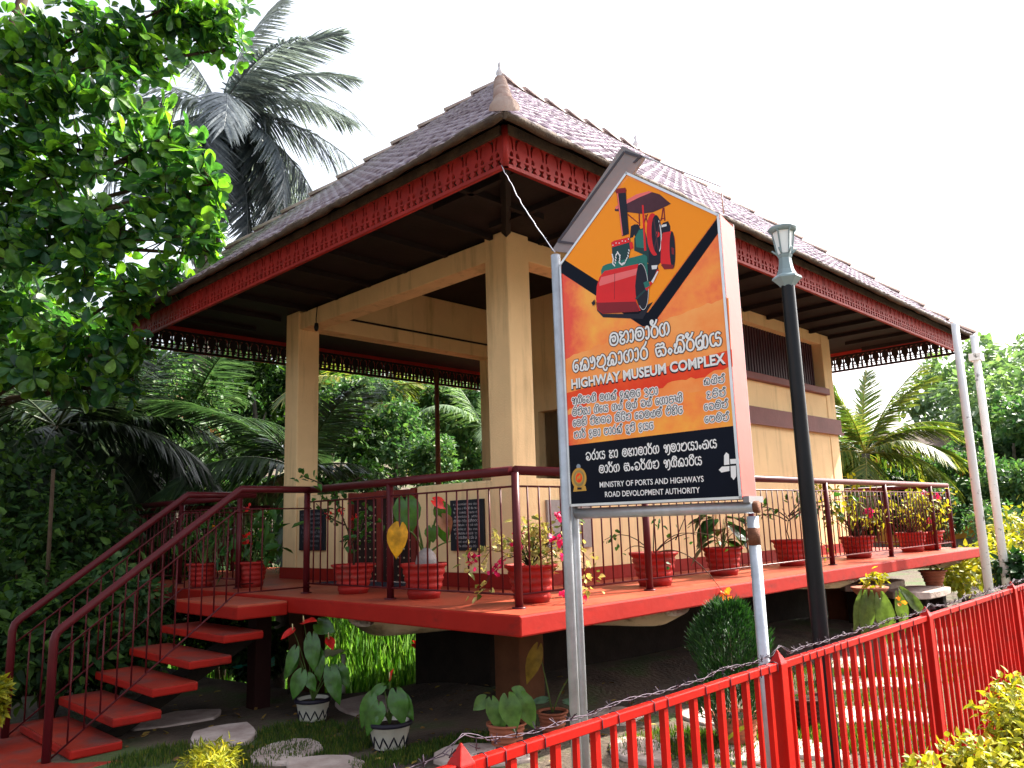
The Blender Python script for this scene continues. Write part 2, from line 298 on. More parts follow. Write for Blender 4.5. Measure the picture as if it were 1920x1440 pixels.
# ------------------------------------------------------------------ the pavilion
PX, PY = 9.87, 8.2; W0 = 1.385; WX, WY = 8.485, 5.385; PT = 0.135
pav = empty('pavilion', (W0, W0, -1.0), 'cream open pavilion with red platform, carved red eaves and tiled hip roof', 'pavilion')
def P(b, name, m, parent=pav, bevel=0): return b.build(name, m, parent, True, bevel)
b = B(); b.box((0, 0, -PT), (PX, PY, -0.004)); P(b, 'platform_slab', M_RED, bevel=0.012)
b = B(); b.box((0.012, 0.012, -0.02), (PX - 0.012, PY - 0.012, 0.0)); P(b, 'platform_floor', M_FLOOR)
b = B(); b.box((-0.46, 2.81, -PT - 0.012), (-0.003, 4.05, -0.03)); P(b, 'landing_slab', M_FLOOR, bevel=0.01)
b = B(); b.box((-0.463, 2.806, -PT - 0.015), (-0.002, 4.054, -0.045)); P(b, 'landing_edge', M_RED, bevel=0.012)
# pillars (upper) and their stubs below the platform
pz = 3.28; pw = 0.30
for (x, y) in ((W0, W0), (W0, WY - pw), (WX - 0.32, W0), (WX - pw, WY - pw), (4.75, WY - pw), (4.75, W0)):
    w_ = 0.12 if (x == 4.75 and y == W0) else pw
    b = B(); b.box((x, y, 0.001), (x + w_, y + pw, pz)); P(b, 'pillar', M_WALL, bevel=0.012)
for (x, y) in ((W0 - 0.01, W0 - 0.01), (W0, 4.9), (WX - 0.3, W0), (WX - 0.3, 4.9)):
    b = B(); b.box((x, y, -3.2), (x + 0.31, y + 0.31, -PT - 0.002)); P(b, 'lower_pillar', M_CONC if False else mat('dark_brown_plaster', (0.115, 0.045, 0.020), 0.85, 0.25, 4, 0.2), bevel=0.012)  # stubs coloured darker than the cream pillars above
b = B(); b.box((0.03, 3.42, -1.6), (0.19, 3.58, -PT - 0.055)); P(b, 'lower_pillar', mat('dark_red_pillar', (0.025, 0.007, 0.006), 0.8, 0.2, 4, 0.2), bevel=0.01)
b = B(); b.box((1.62, 2.0, -3.0), (9.2, 2.25, -PT - 0.003)); b.box((1.62, 2.25, -3.0), (1.85, 3.1, -PT - 0.003)); P(b, 'dark_backing_wall', M_DARKC)  # added near-black backing, its colour stands for the shade under the slab
# round nosed cantilever beams carrying the slab
def cant(a, d, L, w_=0.34, h0=0.12, h1=0.20):
    """beam under the slab from point a (nose) running along unit vector d, deeper towards the root"""
    d = Vector(d).normalized(); s = Vector((-d.y, d.x, 0)); a = Vector(a); V = []; n = 10; m = 9
    for i in range(m + 1):
        t = i / m; hh = (h0 + (h1 - h0) * t); sc = math.sqrt(max(0.0, 1 - (1 - min(1, t * 6.0)) ** 2)) * 0.9 + 0.1
        for k in range(n + 1):
            an = PI * k / n
            V.append(a + d * L * t + s * math.cos(an) * w_ / 2 * (0.55 + 0.45 * sc) + Vector((0, 0, -math.sin(an) ** 0.6 * hh * (0.4 + 0.6 * sc) - PT - 0.002)))
    b = B(); b.add(V, [(i * (n + 1) + k, i * (n + 1) + k + 1, (i + 1) * (n + 1) + k + 1, (i + 1) * (n + 1) + k) for i in range(m) for k in range(n)] + [tuple(range(n + 1))], 0, True)
    P(b, 'cantilever_beam', M_CONC)
cant((0.16, 1.95, 0), (1, 0, 0), 1.4, 0.62, 0.16, 0.22)
cant((1.95, 0.14, 0), (0, 1, 0), 1.6, 0.60, 0.15, 0.22); cant((5.45, 0.14, 0), (0, 1, 0), 1.6, 0.55); cant((9.2, 0.14, 0), (0, 1, 0), 1.6, 0.55)
# beams
bz0, bz1 = 3.04, 3.25
for (a, c) in (((W0 + 0.02, W0 + pw, bz0), (W0 + 0.25, WY - pw, bz1)), ((W0 + pw, W0 + 0.02, bz0), (4.75, W0 + 0.25, bz1)),
               ((W0 + pw, WY - 0.27, 3.1), (4.75, WY - 0.03, 3.86)), ((W0 + 0.27, W0 + 0.27, 3.26), (W0 + 0.30, WY - 0.3, 3.86))):
    b = B(); b.box(a, c); P(b, 'beam', M_WALL, bevel=0.006)
# ceiling inside the porch and dark soffit boards round the eaves
b = B(); b.box((W0 + 0.2, W0 + 0.2, 3.87), (WX - 0.1, WY - 0.1, 3.9)); P(b, 'ceiling', M_WOOD)
EV = -0.03; EX, EY = PX - EV, 2 * 3.385 - EV; EY = 6.80; SZ = 3.285
b = B()
b.box((EV + 0.03, EV + 0.03, SZ), (W0 + 0.3, EY - 0.03, SZ + 0.02)); b.box((W0 + 0.3, EV + 0.03, SZ), (EX - 0.03, W0 + 0.28, SZ + 0.02))
b.box((WX - 0.3, W0 + 0.28, SZ), (EX - 0.03, EY - 0.03, SZ + 0.02)); b.box((W0 + 0.3, WY - 0.3, SZ), (WX - 0.3, EY - 0.03, SZ + 0.02))
sof = P(b, 'soffit', M_WOOD)
for i in range(15):                                                        # rafters under the long and the short soffit
    x = 0.5 + i * 0.66
    b = B(); b.box((x, EV + 0.05, SZ - 0.055), (x + 0.05, W0 - 0.001, SZ - 0.001)); b.build('rafter', M_WOOD, sof)
for i in range(9):
    y = 0.9 + i * 0.66
    b = B(); b.box((EV + 0.05, y, SZ - 0.055), (W0 - 0.001, y + 0.05, SZ - 0.001)); b.build('rafter', M_WOOD, sof)
b = B(); b.tube([(0.05, 0.05, SZ - 0.04), (W0, W0, SZ - 0.04)], 0.045, 4, 0, True, False); b.build('rafter', M_WOOD, sof)
# dwarf walls of the porch, the room behind it
for (a, c) in (((W0 + 0.015, W0 + pw, 0.001), (W0 + 0.24, 2.78, 0.965)), ((W0 + 0.015, 4.02, 0.001), (W0 + 0.24, WY - pw, 0.965)), ((W0 + pw, W0 + 0.015, 0.001), (4.75, W0 + 0.24, 0.97))):
    b = B(); b.box(a, c); P(b, 'dwarf_wall', M_WALL, bevel=0.02)
b = B()
X0, X1 = 4.87, WX - 0.32                                                 # south wall with the slatted opening
b.box((X0, W0 + 0.012, 0.001), (X1, W0 + 0.24, 2.32)); b.box((X0, W0 + 0.012, 3.12), (X1, W0 + 0.24, pz)); b.box((X0, W0 + 0.013, 2.32), (5.2, W0 + 0.24, 3.12))
P(b, 'wall', M_WALL)
b = B(); b.box((WX - 0.24, W0 + pw, 0.001), (WX - 0.012, WY - pw, 3.86)); P(b, 'wall', M_WALL)
b = B(); b.box((5.05, WY - 0.24, 0.001), (WX - pw, WY - 0.012, 3.86)); P(b, 'wall', M_WALL)
b = B()                                                                  # partition between porch and room, door and two tall slots
yy = [(W0 + 0.24, 2.2), (2.45, 3.3), (4.2, WY - 0.27)]
for y0, y1 in yy: b.box((4.78, y0, 0.001), (4.92, y1, 3.86))
b.box((4.78, 2.2, 0.001), (4.92, 2.45, 1.9)); b.box((4.78, 2.2, 2.75), (4.92, 2.45, 3.86)); b.box((4.78, 3.3, 2.15), (4.92, 4.2, 3.86))
P(b, 'wall', M_WALL)
# skirtings
for (a, c) in (((W0 - 0.02, W0 - 0.02, 0.001), (W0 + pw + 1.1, W0 + 0.01, 0.13)), ((W0 + pw + 1.1, W0 - 0.021, 0.001), (WX + 0.02, W0 + 0.008, 0.13)), ((W0 - 0.021, W0 + 0.01, 0.001), (W0 + 0.012, 2.79, 0.131)), ((W0 - 0.021, 4.01, 0.001), (W0 + 0.012, WY + 0.02, 0.131)), ((WX - 0.01, W0 + 0.008, 0.001), (WX + 0.02, WY, 0.13)), ((W0, WY, 0.001), (W0 + 0.3, WY + 0.02, 0.13))):
    b = B(); b.box(a, c); P(b, 'skirting', M_SKIRT)
# maroon band and slatted opening
b = B(); b.box((4.78, W0 - 0.035, 1.745), (WX + 0.035, W0 + 0.011, 1.965)); b.box((WX - 0.011, W0 + 0.012, 1.745), (WX + 0.035, WY, 1.965)); b.box((4.78, W0 - 0.055, 1.73), (WX + 0.055, W0 - 0.036, 1.775)); P(b, 'string_course', M_BAND)
win = B(); win.box((5.2, W0 - 0.06, 2.32), (X1, W0 + 0.2, 2.42)); wf = P(win, 'window', M_BAND, bevel=0.01)
for i in range(38):
    x = 5.25 + i * 0.0755
    b = B(); b.box((x, W0 + 0.12, 2.42), (x + 0.04, W0 + 0.155, 3.12)); b.build('slat', mat('dark_maroon_slat', (0.055, 0.022, 0.03), 0.5, 0.2, 5, 0.05), wf)
# gate between the dwarf walls
gate = P(B().box((W0 + 0.05, 2.90, 0.02), (W0 + 0.10, 3.93, 0.93)), 'gate', M_DOOR)
b = B()
for yc in (2.81, 3.395, 3.93): b.box((W0 + 0.02, yc, 0.001), (W0 + 0.11, yc + 0.075, 0.955))
b.box((W0 + 0.022, 2.885, 0.87), (W0 + 0.108, 3.93, 0.945)); b.build('gate_frame', mat('red_brown_gate_timber', (0.16, 0.025, 0.018), 0.45, 0.2, 7, 0.05), gate)
b = B()
for i in range(10):
    for j in range(9):
        y = 2.94 + i * 0.095 + (0.02 if i > 4 else 0); z = 0.08 + j * 0.088
        b.lathe([(0.0, 0.012), (0.008, 0.009), (0.011, 0.0)], 6, (0, 0, 0)); k = 18
        for q in range(k):
            v = b.v[-k + q]; b.v[-k + q] = (W0 + 0.05 - v[2], y + v[0], z + v[1])
b.build('stud', M_STUD, gate)

# --------------- carved valance: one module of pierced timber repeated along each eave
def valance_mesh(L, zt, zb):
    """outline in (s, z) with pierced holes, extruded 22 mm; uses a filled 2D curve"""
    cu = bpy.data.curves.new('valance', 'CURVE'); cu.dimensions = '2D'; cu.fill_mode = 'BOTH'; cu.extrude = 0.011
    def poly(pts):
        sp = cu.splines.new('POLY'); sp.points.add(len(pts) - 1); sp.use_cyclic_u = True
        for q, p in zip(sp.points, pts): q.co = (p[0], p[1], 0, 1)
    n = round(L / 0.154); md = L / n; H = zt - zb
    poly([(0, 0), (L, 0), (L, H), (0, H)])
    def mir(pts, c): return [(2 * c - x, z) for x, z in pts][::-1]
    for i in range(n):
        c = (i + 0.5) * md                                                # slim stem at c, petal halves at the module borders
        slot = [(c + 0.010, 0.135), (c + 0.020, 0.140), (c + 0.022, 0.175), (c + 0.034, 0.205), (c + 0.052, 0.215), (c + 0.040, 0.228), (c + 0.022, 0.222), (c + 0.011, 0.200), (c + 0.008, 0.165)]
        oval = [(c + 0.012, 0.092), (c + 0.028, 0.088), (c + 0.042, 0.094), (c + 0.038, 0.112), (c + 0.026, 0.126), (c + 0.014, 0.118)]
        hour = [(c + 0.008, 0.034), (c + 0.058, 0.034), (c + 0.050, 0.048), (c + 0.040, 0.054), (c + 0.048, 0.062), (c + 0.054, 0.078), (c + 0.030, 0.074), (c + 0.010, 0.080), (c + 0.014, 0.062), (c + 0.022, 0.055), (c + 0.016, 0.048)]
        for h in (slot, oval, hour):
            h = [(c + (x - c) * 1.16, 0.034 + (z - 0.034) * 1.12) for x, z in h]; poly(h); poly(mir(h, c))
    o = bpy.data.objects.new('tmp', cu); COL.objects.link(o); bpy.context.view_layer.update()
    me = bpy.data.meshes.new_from_object(o.evaluated_get(bpy.context.evaluated_depsgraph_get())); bpy.data.objects.remove(o); return me
VZ0, VZ1 = 2.955, 3.255
def valance(a, ang, L):
    me = valance_mesh(L, VZ1, VZ0); M = Matrix.Translation((a[0], a[1], VZ0)) @ Matrix.Rotation(ang, 4, 'Z') @ Matrix.Rotation(R(90), 4, 'X'); me.transform(M)
    me.materials.append(M_VAL); me.materials.append(M_WOOD); inn = Vector((-math.sin(ang), math.cos(ang), 0))
    for pl in me.polygons:
        if pl.normal.dot(inn) > 0.5: pl.material_index = 1            # board backs coloured dark to imitate a backlit silhouette
    o = link('carved_valance', me, M_VAL, pav, True); t = Matrix.Translation((a[0], a[1], 0)) @ Matrix.Rotation(ang, 4, 'Z')
    b = B(); b.box((0, -0.022, VZ0), (L, -0.0125, VZ0 + 0.026), M=t); b.box((0, 0.0125, VZ1 - 0.02), (L, 0.03, SZ), M=t); b.build('trim', M_VAL, o)
    b = B(); b.box((0, -0.034, VZ1 - 0.055), (L, -0.0125, VZ1 + 0.012), M=t); b.build('eave_shade_board', M_TILEDGE, o)  # dark strip standing in for the shade below the tile edge
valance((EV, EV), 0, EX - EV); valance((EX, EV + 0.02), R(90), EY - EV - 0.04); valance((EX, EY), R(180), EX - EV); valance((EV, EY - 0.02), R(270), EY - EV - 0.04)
b = B()
for k in range(3): b.tube([(EV - 0.012 + 0.0 * k, EV - 0.012, VZ0), (EV - 0.012, EV - 0.012, VZ1)], 0.022 - 0.004 * k, 8)
P(b, 'corner_post', M_VAL)

# --------------- tiled hip roof
RZ0 = 3.215; OV = 0.16; rx0, ry0, rx1, ry1 = EV - OV, EV - OV, EX + OV, EY + OV; half = (ry1 - ry0) / 2; RIDGE = 6.45; PITCH = math.atan2(RIDGE - RZ0, half)
def slope(a, ang, L, hipped, det):
    run = half / math.cos(PITCH); rows = int(run / 0.185); dt = run / rows; V = []; F = []
    for j in range(rows):
        t0 = j * dt; t1 = (j + 1) * dt + 0.03; i0 = t0 * math.cos(PITCH); i1 = min(half, t1 * math.cos(PITCH))
        s0, s1 = i0, L - i0; q0, q1 = i1, L - i1
        n = max(2, int((s1 - s0) / det))
        base = len(V); rj = random.uniform(-0.006, 0.006)
        for i in range(n + 1):
            u = s0 + (s1 - s0) * i / n; u2 = min(max(u, q0), q1)
            ph = u / 0.15 + (0.5 if j % 2 else 0); wv = 0.020 * abs(math.sin(PI * ph)) ** 0.7 + 0.003 * math.sin(u * 7 + j * 1.3) + rj
            for (uu, t, h) in ((u, t0 + 0.07, 0.0), (u, t0 - 0.016, 0.014 + wv * 0.9), (u, t0 - 0.020, 0.026 + wv), (u2, t1, 0.002 + wv * 0.5)):
                hx = t * math.cos(PITCH) - h * math.sin(PITCH); hz = t * math.sin(PITCH) + h * math.cos(PITCH)
                V.append((uu, hx, hz))
        for i in range(n):
            k = base + i * 4; F += [(k, k + 4, k + 5, k + 1), (k + 1, k + 5, k + 6, k + 2), (k + 2, k + 6, k + 7, k + 3)]
    V = np.array(V); ca, sa = math.cos(ang), math.sin(ang)
    Wv = np.stack([a[0] + V[:, 0] * ca - V[:, 1] * sa, a[1] + V[:, 0] * sa + V[:, 1] * ca, RZ0 + V[:, 2]], 1)
    return np_mesh('roof_slope', Wv, np.array(F))
roof = link('roof', slope((rx0, ry0), 0, rx1 - rx0, True, 0.03), M_TILE, pav, True)
link('roof_slope', slope((rx0, ry1), R(270), ry1 - ry0, True, 0.03), M_TILE, roof)
link('roof_slope', slope((rx1, ry1), R(180), rx1 - rx0, True, 0.2), M_TILE, roof)
link('roof_slope', slope((rx1, ry0), R(90), ry1 - ry0, True, 0.2), M_TILE, roof)
b = B(); n = 4; zz = RZ0 - 0.02
b.add([(rx0 + .02, ry0 + .02, zz), (rx1 - .02, ry0 + .02, zz), (rx1 - .02, ry1 - .02, zz), (rx0 + .02, ry1 - .02, zz), (rx0 + half, ry0 + half, RIDGE - 0.06), (rx1 - half, ry0 + half, RIDGE - 0.06)], [(0, 1, 5, 4), (1, 2, 5), (2, 3, 4, 5), (3, 0, 4)]); b.build('roof_deck', M_WOOD, roof)
b = B()                                                                   # thick mossy drip edge of the bottom course
for (a, c) in (((rx0 - 0.01, ry0 - 0.012), (rx1, ry0 - 0.012)), ((rx0 - 0.012, ry0), (rx0 - 0.012, ry1)), ((rx1 + 0.012, ry0), (rx1 + 0.012, ry1)), ((rx0, ry1 + 0.012), (rx1, ry1 + 0.012))):
    pts = curve_pts((*a, RZ0 + 0.005), (*c, RZ0 + 0.005), 0, 60, 0.006); b.tube(pts, [0.030 + random.uniform(-0.006, 0.008) for _ in pts], 6)
b.build('drip_edge', M_TILEDGE, roof)
def hipcaps(p, q):
    p = Vector(p); q = Vector(q); L = (q - p).length; n = int(L / 0.42); b = B(); d = (q - p).normalized(); s = d.cross(Vector((0, 0, 1))).normalized(); u = s.cross(d)
    for i in range(n):
        V = []; m = 8
        for (t, r, h) in ((i * L / n, 0.082 if i else 0.105, 0.045), ((i + 1) * L / n + 0.04, 0.055, 0.01)):
            for k in range(m + 1):
                an = PI * k / m; V.append(p + d * t + s * math.cos(an) * r + u * (math.sin(an) * r * 0.9 + h - 0.03))
        b.add(V, [(k, k + 1, m + 2 + k, m + 1 + k) for k in range(m)] + [tuple(range(m + 1))[::-1]], 0, True)
    b.build('hip_cap', mat('pale_ridge_tile', (0.34, 0.22, 0.19), 0.6, 0.3, 5, 0.3, col2=(0.52, 0.42, 0.38)), roof)
A1 = (rx0 + half, ry0 + half, RIDGE + 0.02); A2 = (rx1 - half, ry0 + half, RIDGE + 0.02)
for c_, a_ in (((rx0, ry0), A1), ((rx0, ry1), A1), ((rx1, ry0), A2), ((rx1, ry1), A2)): hipcaps((*c_, RZ0 + 0.02), a_)
hipcaps(A1, A2)
b = B(); b.lathe([(0.0, 0.34), (0.012, 0.28), (0.03, 0.23), (0.018, 0.19), (0.05, 0.14), (0.055, 0.10), (0.03, 0.05), (0.08, 0.0)], 14, (A1[0], A1[1], A1[2])); b.build('finial', mat('pale_finial', (0.68, 0.64, 0.66), 0.6, 0.2, 5, 0.1), roof)
b = B(); b.lathe([(0.0, 0.34), (0.012, 0.28), (0.03, 0.23), (0.018, 0.19), (0.05, 0.14), (0.055, 0.10), (0.03, 0.05), (0.08, 0.0)], 14, (A2[0], A2[1], A2[2])); b.build('finial', MATS['pale_finial'], roof)

# ------------------------------------------------------------------ railings of the platform
RI = 0.29; RH = 0.93
def rail_run(b_top, a, c, z0=RH): b_top.tube([(*a, z0), (*c, z0)], 0.033, 12)
def railing(label, pts, posts, step=0.115, stuff=False, close=False):
    root = empty('railing', (posts[0][0], posts[0][1], 0.0), label, 'railing', 'maroon railings round the platform')
    b = B(); b.tube([(p[0], p[1], RH) for p in pts], 0.033, 12); b.build('top_rail', M_RAIL, root, True)
    b = B(); b.tube([(p[0], p[1], 0.82) for p in pts], 0.008, 6); b.build('upper_bar', M_RAIL, root, True)
    b = B(); b.tube([(p[0], p[1], 0.09) for p in pts], 0.008, 6); b.build('bottom_bar', M_RAIL, root, True)
    for (x, y) in posts:
        b = B(); b.tube([(x, y, 0.0), (x, y, RH - 0.015)], 0.029, 12); b.lathe([(0.05, 0.001), (0.05, 0.010), (0.029, 0.011)], 12, (x, y, 0)); b.build('post', M_RAIL, root, True)
    allb = B()
    for i in range(len(pts) - 1):
        a = Vector((*pts[i], 0)); c = Vector((*pts[i + 1], 0)); L = (c - a).length; n = int(L / step)
        for k in range(1, n):
            q = a.lerp(c, k / n)
            if min((Vector((*p, 0)) - q).length for p in posts) < 0.05: continue
            if stuff: allb.tube([(q.x, q.y, 0.09), (q.x, q.y, 0.82)], 0.0068, 5); continue
            b = B(); b.tube([(q.x, q.y, 0.09), (q.x, q.y, 0.82)], 0.0068, 6); b.build('baluster', M_RAIL, root, True)
    if stuff: tag(allb.build('baluster', M_RAIL, root, True), kind='stuff')
    return root
XE = PX - RI
railing('maroon pipe railing along the long side under the sign and lamp post', [(RI, RI), (XE, RI)], [(RI, RI), (1.80, RI), (3.55, RI), (5.29, RI), (7.06, RI), (8.80, RI), (XE, RI)])
railing('maroon pipe railing in front of the gate, between platform corner and stairs', [(RI, RI + 0.035), (RI, 3.0)], [(RI, 1.73), (RI, 3.0)])
railing('maroon railing beyond the stairs running towards the dark trees', [(RI, 4.32), (RI, 7.93)], [(RI, 4.32), (RI, 5.75), (RI, 7.93)])
railing('short maroon railing across the far right end of the platform', [(XE, RI + 0.035), (XE, 7.93)], [(XE, 2.0), (XE, 3.8), (XE, 5.8), (XE, 7.93)])
railing('maroon railing along the rear edge of the platform behind the pavilion', [(RI + 0.035, 7.93), (XE - 0.035, 7.93)], [(2.0, 7.93), (3.9, 7.93), (5.8, 7.93), (7.7, 7.93)], 0.115, True)

# ------------------------------------------------------------------ stairs and their two hand rails
st = empty('staircase', (-1.5, 3.4, -1.05), 'open staircase of five red concrete treads rising to the platform', 'staircase')
TR = []
for i in range(5):
    xf = -0.575 - 0.275 * (4 - i); zt = -0.905 + 0.1625 * i; TR.append((xf, zt))
    b = B(); b.box((xf, 2.81, zt - 0.066), (xf + 0.355, 4.06, zt - 0.004)); t = b.build('tread', M_RED, st, True, bevel=0.012)
    b = B(); b.box((xf + 0.006, 2.816, zt - 0.02), (xf + 0.349, 4.054, zt)); b.build('tread_top', M_TREAD, t)
b = B(); b.add([(-1.75, 3.3, -1.2), (-1.75, 3.55, -1.2), (-0.1, 3.55, -0.30), (-0.1, 3.3, -0.30), (-1.65, 3.3, -1.25), (-1.65, 3.55, -1.25), (-0.05, 3.55, -0.40), (-0.05, 3.3, -0.40)], [(0, 3, 2, 1), (4, 5, 6, 7), (0, 1, 5, 4), (1, 2, 6, 5), (2, 3, 7, 6), (3, 0, 4, 7)])
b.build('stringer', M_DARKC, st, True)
def handrail(y, label, xtop):
    root = empty('hand_rail', (-1.79, y, -1.06), label, 'hand rail', 'maroon hand rails of the stairs')
    pts = [(-1.79, y, -1.06), (-1.79, y, -0.16), (-1.775, y, -0.11), (-1.74, y, -0.075)]
    top = [(-0.46, y, 0.885), (-0.43, y, 0.91), (-0.40, y, 0.93), (RI if xtop is None else xtop, y, 0.93)]
    b = B(); b.tube(pts + top, 0.031, 12); b.build('top_rail', M_RAIL, root, True)
    def bar(dz, r=0.0075):
        b = B(); b.tube([(-1.79, y, -0.12 + dz + 0.0), (-0.42, y, 0.92 + dz)] + ([(RI, y, 0.92 + dz)] if dz > -0.3 or True else []), r, 6); return b.build('bar', M_RAIL, root, True)
    bar(-0.16); bar(-0.50) if False else None; bar(-0.86)
    for i in range(15):
        x = -1.66 + i * 0.105; z = -0.12 + (x + 1.79) / 1.37 * 1.04
        if x > -0.42: z = 0.92
        b = B(); b.tube([(x, y, z - 0.86), (x, y, z - 0.16)], 0.0065, 6); b.build('baluster', M_RAIL, root, True)
handrail(2.93, 'nearer maroon hand rail of the open stairs, in front of the treads', None)
handrail(4.0, 'farther maroon hand rail of the stairs beside the dark undergrowth', None)

# ------------------------------------------------------------------ things on the walls of the porch
def plaque(name, y0, y1, z0, z1, label, m, mt, lines, axis):
    """slab on the wall facing -x (axis 0) or -y (axis 1) with rows of small lettering"""
    c = ((W0 + 0.0, (y0 + y1) / 2, z0) if axis == 0 else ((y0 + y1) / 2, W0, z0)); root = empty(name, c, label, 'plaque', 'stone plaques on the porch walls')
    b = B(); d0, d1 = W0 - 0.012, W0 + 0.014
    if axis == 0: b.box((d0, y0, z0), (d1, y1, z1))
    else: b.box((y0, d0, z0), (y1, d1, z1))
    b.build('slab', m, root, True, bevel=0.003)
    if lines:
        b = B(); rnd = random.Random(3); H = (z1 - z0) / (lines + 1.2)
        for i in range(lines):
            z = z1 - H * (i + 1.1); big = 1.35 if i in (4, 8) else 1.0; ins = 0.05 + (0.08 if i > lines - 4 else 0.0) * rnd.random(); s = y1 - ins if axis == 0 else y0 + ins; e = y0 + ins if axis == 0 else y1 - ins; dr = -1 if axis == 0 else 1
            q = s
            while (e - q) * dr > 0.02:
                wd = rnd.uniform(0.010, 0.017) * big
                if rnd.random() < 0.16: q += dr * wd; continue
                pts = []; h = H * 0.42 * big                              # a rounded letter: an open loop with a tail
                a0 = rnd.uniform(0, 6.28); 
                for k in range(8):
                    an = a0 + dr * k * 0.75; pts.append((q + dr * wd * 0.5 + math.cos(an) * wd * 0.42, z + math.sin(an) * h * 0.5))
                if rnd.random() < 0.4: pts.append((pts[-1][0], z + h * 0.9))
                P3 = [((d0 - 0.0015, u, v) if axis == 0 else (u, d0 - 0.0015, v)) for u, v in pts]
                b.tube(P3, 0.0016 * big, 4, 0, False); q += dr * wd * 1.15
        b.build('lettering', mt, root, True)
    return root
plaque('plaque', 1.78, 2.24, 0.33, 0.80, 'dark slate plaque with white lettering on the dwarf wall right of the gate', M_SLATE, M_CHALK, 11, 0)
plaque('plaque', 4.43, 4.98, 0.33, 0.80, 'dark plaque with faint lettering on the dwarf wall left of the gate', M_SLATE, mat('faded_lettering', (0.16, 0.16, 0.17), 0.8, 0.2, 20, 0), 8, 0)
plaque('plaque', 1.80, 2.42, 0.32, 0.77, 'plain pale grey plaque on the long wall, partly behind the sign poles', M_GRANITE, None, 0, 1)
b = B(); b.box((0.95, 2.75, 0.001), (1.36, 4.0, 0.016)); tag(b.build('doormat', M_MAT, bevel=0.004), 'dark blue grey doormat lying before the studded gate', 'doormat')
for (y, z, w_, h, lb) in ((1.95, 1.25, 0.30, 0.42, 'dark framed picture hung high on the inner wall beside the corner pillar'), (1.95, 0.70, 0.30, 0.40, 'dark framed picture hung low on the inner wall beside the corner pillar'),
                          (2.75, 1.25, 0.34, 0.42, 'upper dark picture on the inner wall, half hidden by the sign pole'), (2.75, 0.70, 0.34, 0.40, 'lower dark picture on the inner wall, half hidden by the sign pole')):
    root = empty('picture', (4.78, y, z), lb, 'picture', 'framed pictures on the inner wall')
    b = B(); b.box((4.755, y - w_ / 2, z), (4.779, y + w_ / 2, z + h)); b.build('frame', M_WOOD, root, True); b = B(); b.box((4.751, y - w_ / 2 + 0.03, z + 0.03), (4.7545, y + w_ / 2 - 0.03, z + h - 0.03)); b.build('print', M_PIC, root, True)
b = B(); b.tube(curve_pts((EV - 0.02, EV + 0.02, VZ0 + 0.02), at(1040, 472, 3.96), 0.03, 22, 0.004), 0.0028, 5); tag(b.build('cable', M_WIRE), 'thin white cable from the eave corner down to the sign', 'cable')
b = B(); b.tube([(W0 - 0.02, 4.62, 3.25), (W0 - 0.03, 4.63, 3.08), (W0 - 0.03, 4.62, 2.98)], 0.006, 6); b.lathe([(0.0, 0.06), (0.022, 0.05), (0.03, 0.0), (0.02, -0.04), (0.0, -0.05)], 10, (W0 - 0.03, 4.62, 2.97)); tag(b.build('hanging_lamp_holder', M_BLACK), 'small black lamp holder hanging from the porch beam by the left pillar', 'lamp holder')

# ------------------------------------------------------------------ red boundary fence with barbed wire
fence = empty('boundary_fence', (-0.58, -2.03, -1.0), 'bright red picket fence with pointed posts across the foreground', 'fence')
def fy(x): return -2.03 - 0.013 * (x + 0.6)
FX = [-2.27 + 1.64 * k for k in range(-1, 6)]
def ft(x): return 0.002 + 0.0095 * (x + 0.64)
for x in FX:
    y = fy(x); b = B(); h = 0.026; FT = ft(x); zt = FT - 0.004
    b.box((x - h, y - h, -1.05), (x + h, y + h, zt)); b.add([(x - h, y - h, zt), (x + h, y - h, zt), (x + h, y + h, zt), (x - h, y + h, zt), (x, y, zt + 0.052)], [(0, 1, 4), (1, 2, 4), (2, 3, 4), (3, 0, 4)])
    b.build('post', M_FENCE, fence, True, bevel=0.003)
for dz in (-0.016, -0.90):
    b = B()
    for i in range(len(FX) - 1):
        x0, x1 = FX[i] + 0.0265, FX[i + 1] - 0.0265; y0, y1 = fy(x0), fy(x1)
        z0, z1 = ft(x0) + dz, ft(x1) + dz
        b.add([(x0, y0 - 0.016, z0 - 0.014), (x1, y1 - 0.016, z1 - 0.014), (x1, y1 + 0.016, z1 - 0.014), (x0, y0 + 0.016, z0 - 0.014), (x0, y0 - 0.016, z0 + 0.014), (x1, y1 - 0.016, z1 + 0.014), (x1, y1 + 0.016, z1 + 0.014), (x0, y0 + 0.016, z0 + 0.014)], [(0, 3, 2, 1), (4, 5, 6, 7), (0, 1, 5, 4), (1, 2, 6, 5), (2, 3, 7, 6), (3, 0, 4, 7)])
    b.build('rail', M_FENCE, fence, True, bevel=0.003)
for i in range(1, len(FX) - 1):
    for k in range(1, 19):
        x = FX[i] + 1.64 * k / 19; y = fy(x); FT = ft(x); wide = k % 2 == 0; b = B()
        if wide: b.box((x - 0.011, y - 0.011, -1.0), (x + 0.011, y + 0.011, FT - 0.033))
        else: b.box((x - 0.006, y - 0.009, -1.0), (x + 0.006, y + 0.009, FT - 0.033))
        b.build('bar', M_FENCE, fence, True)
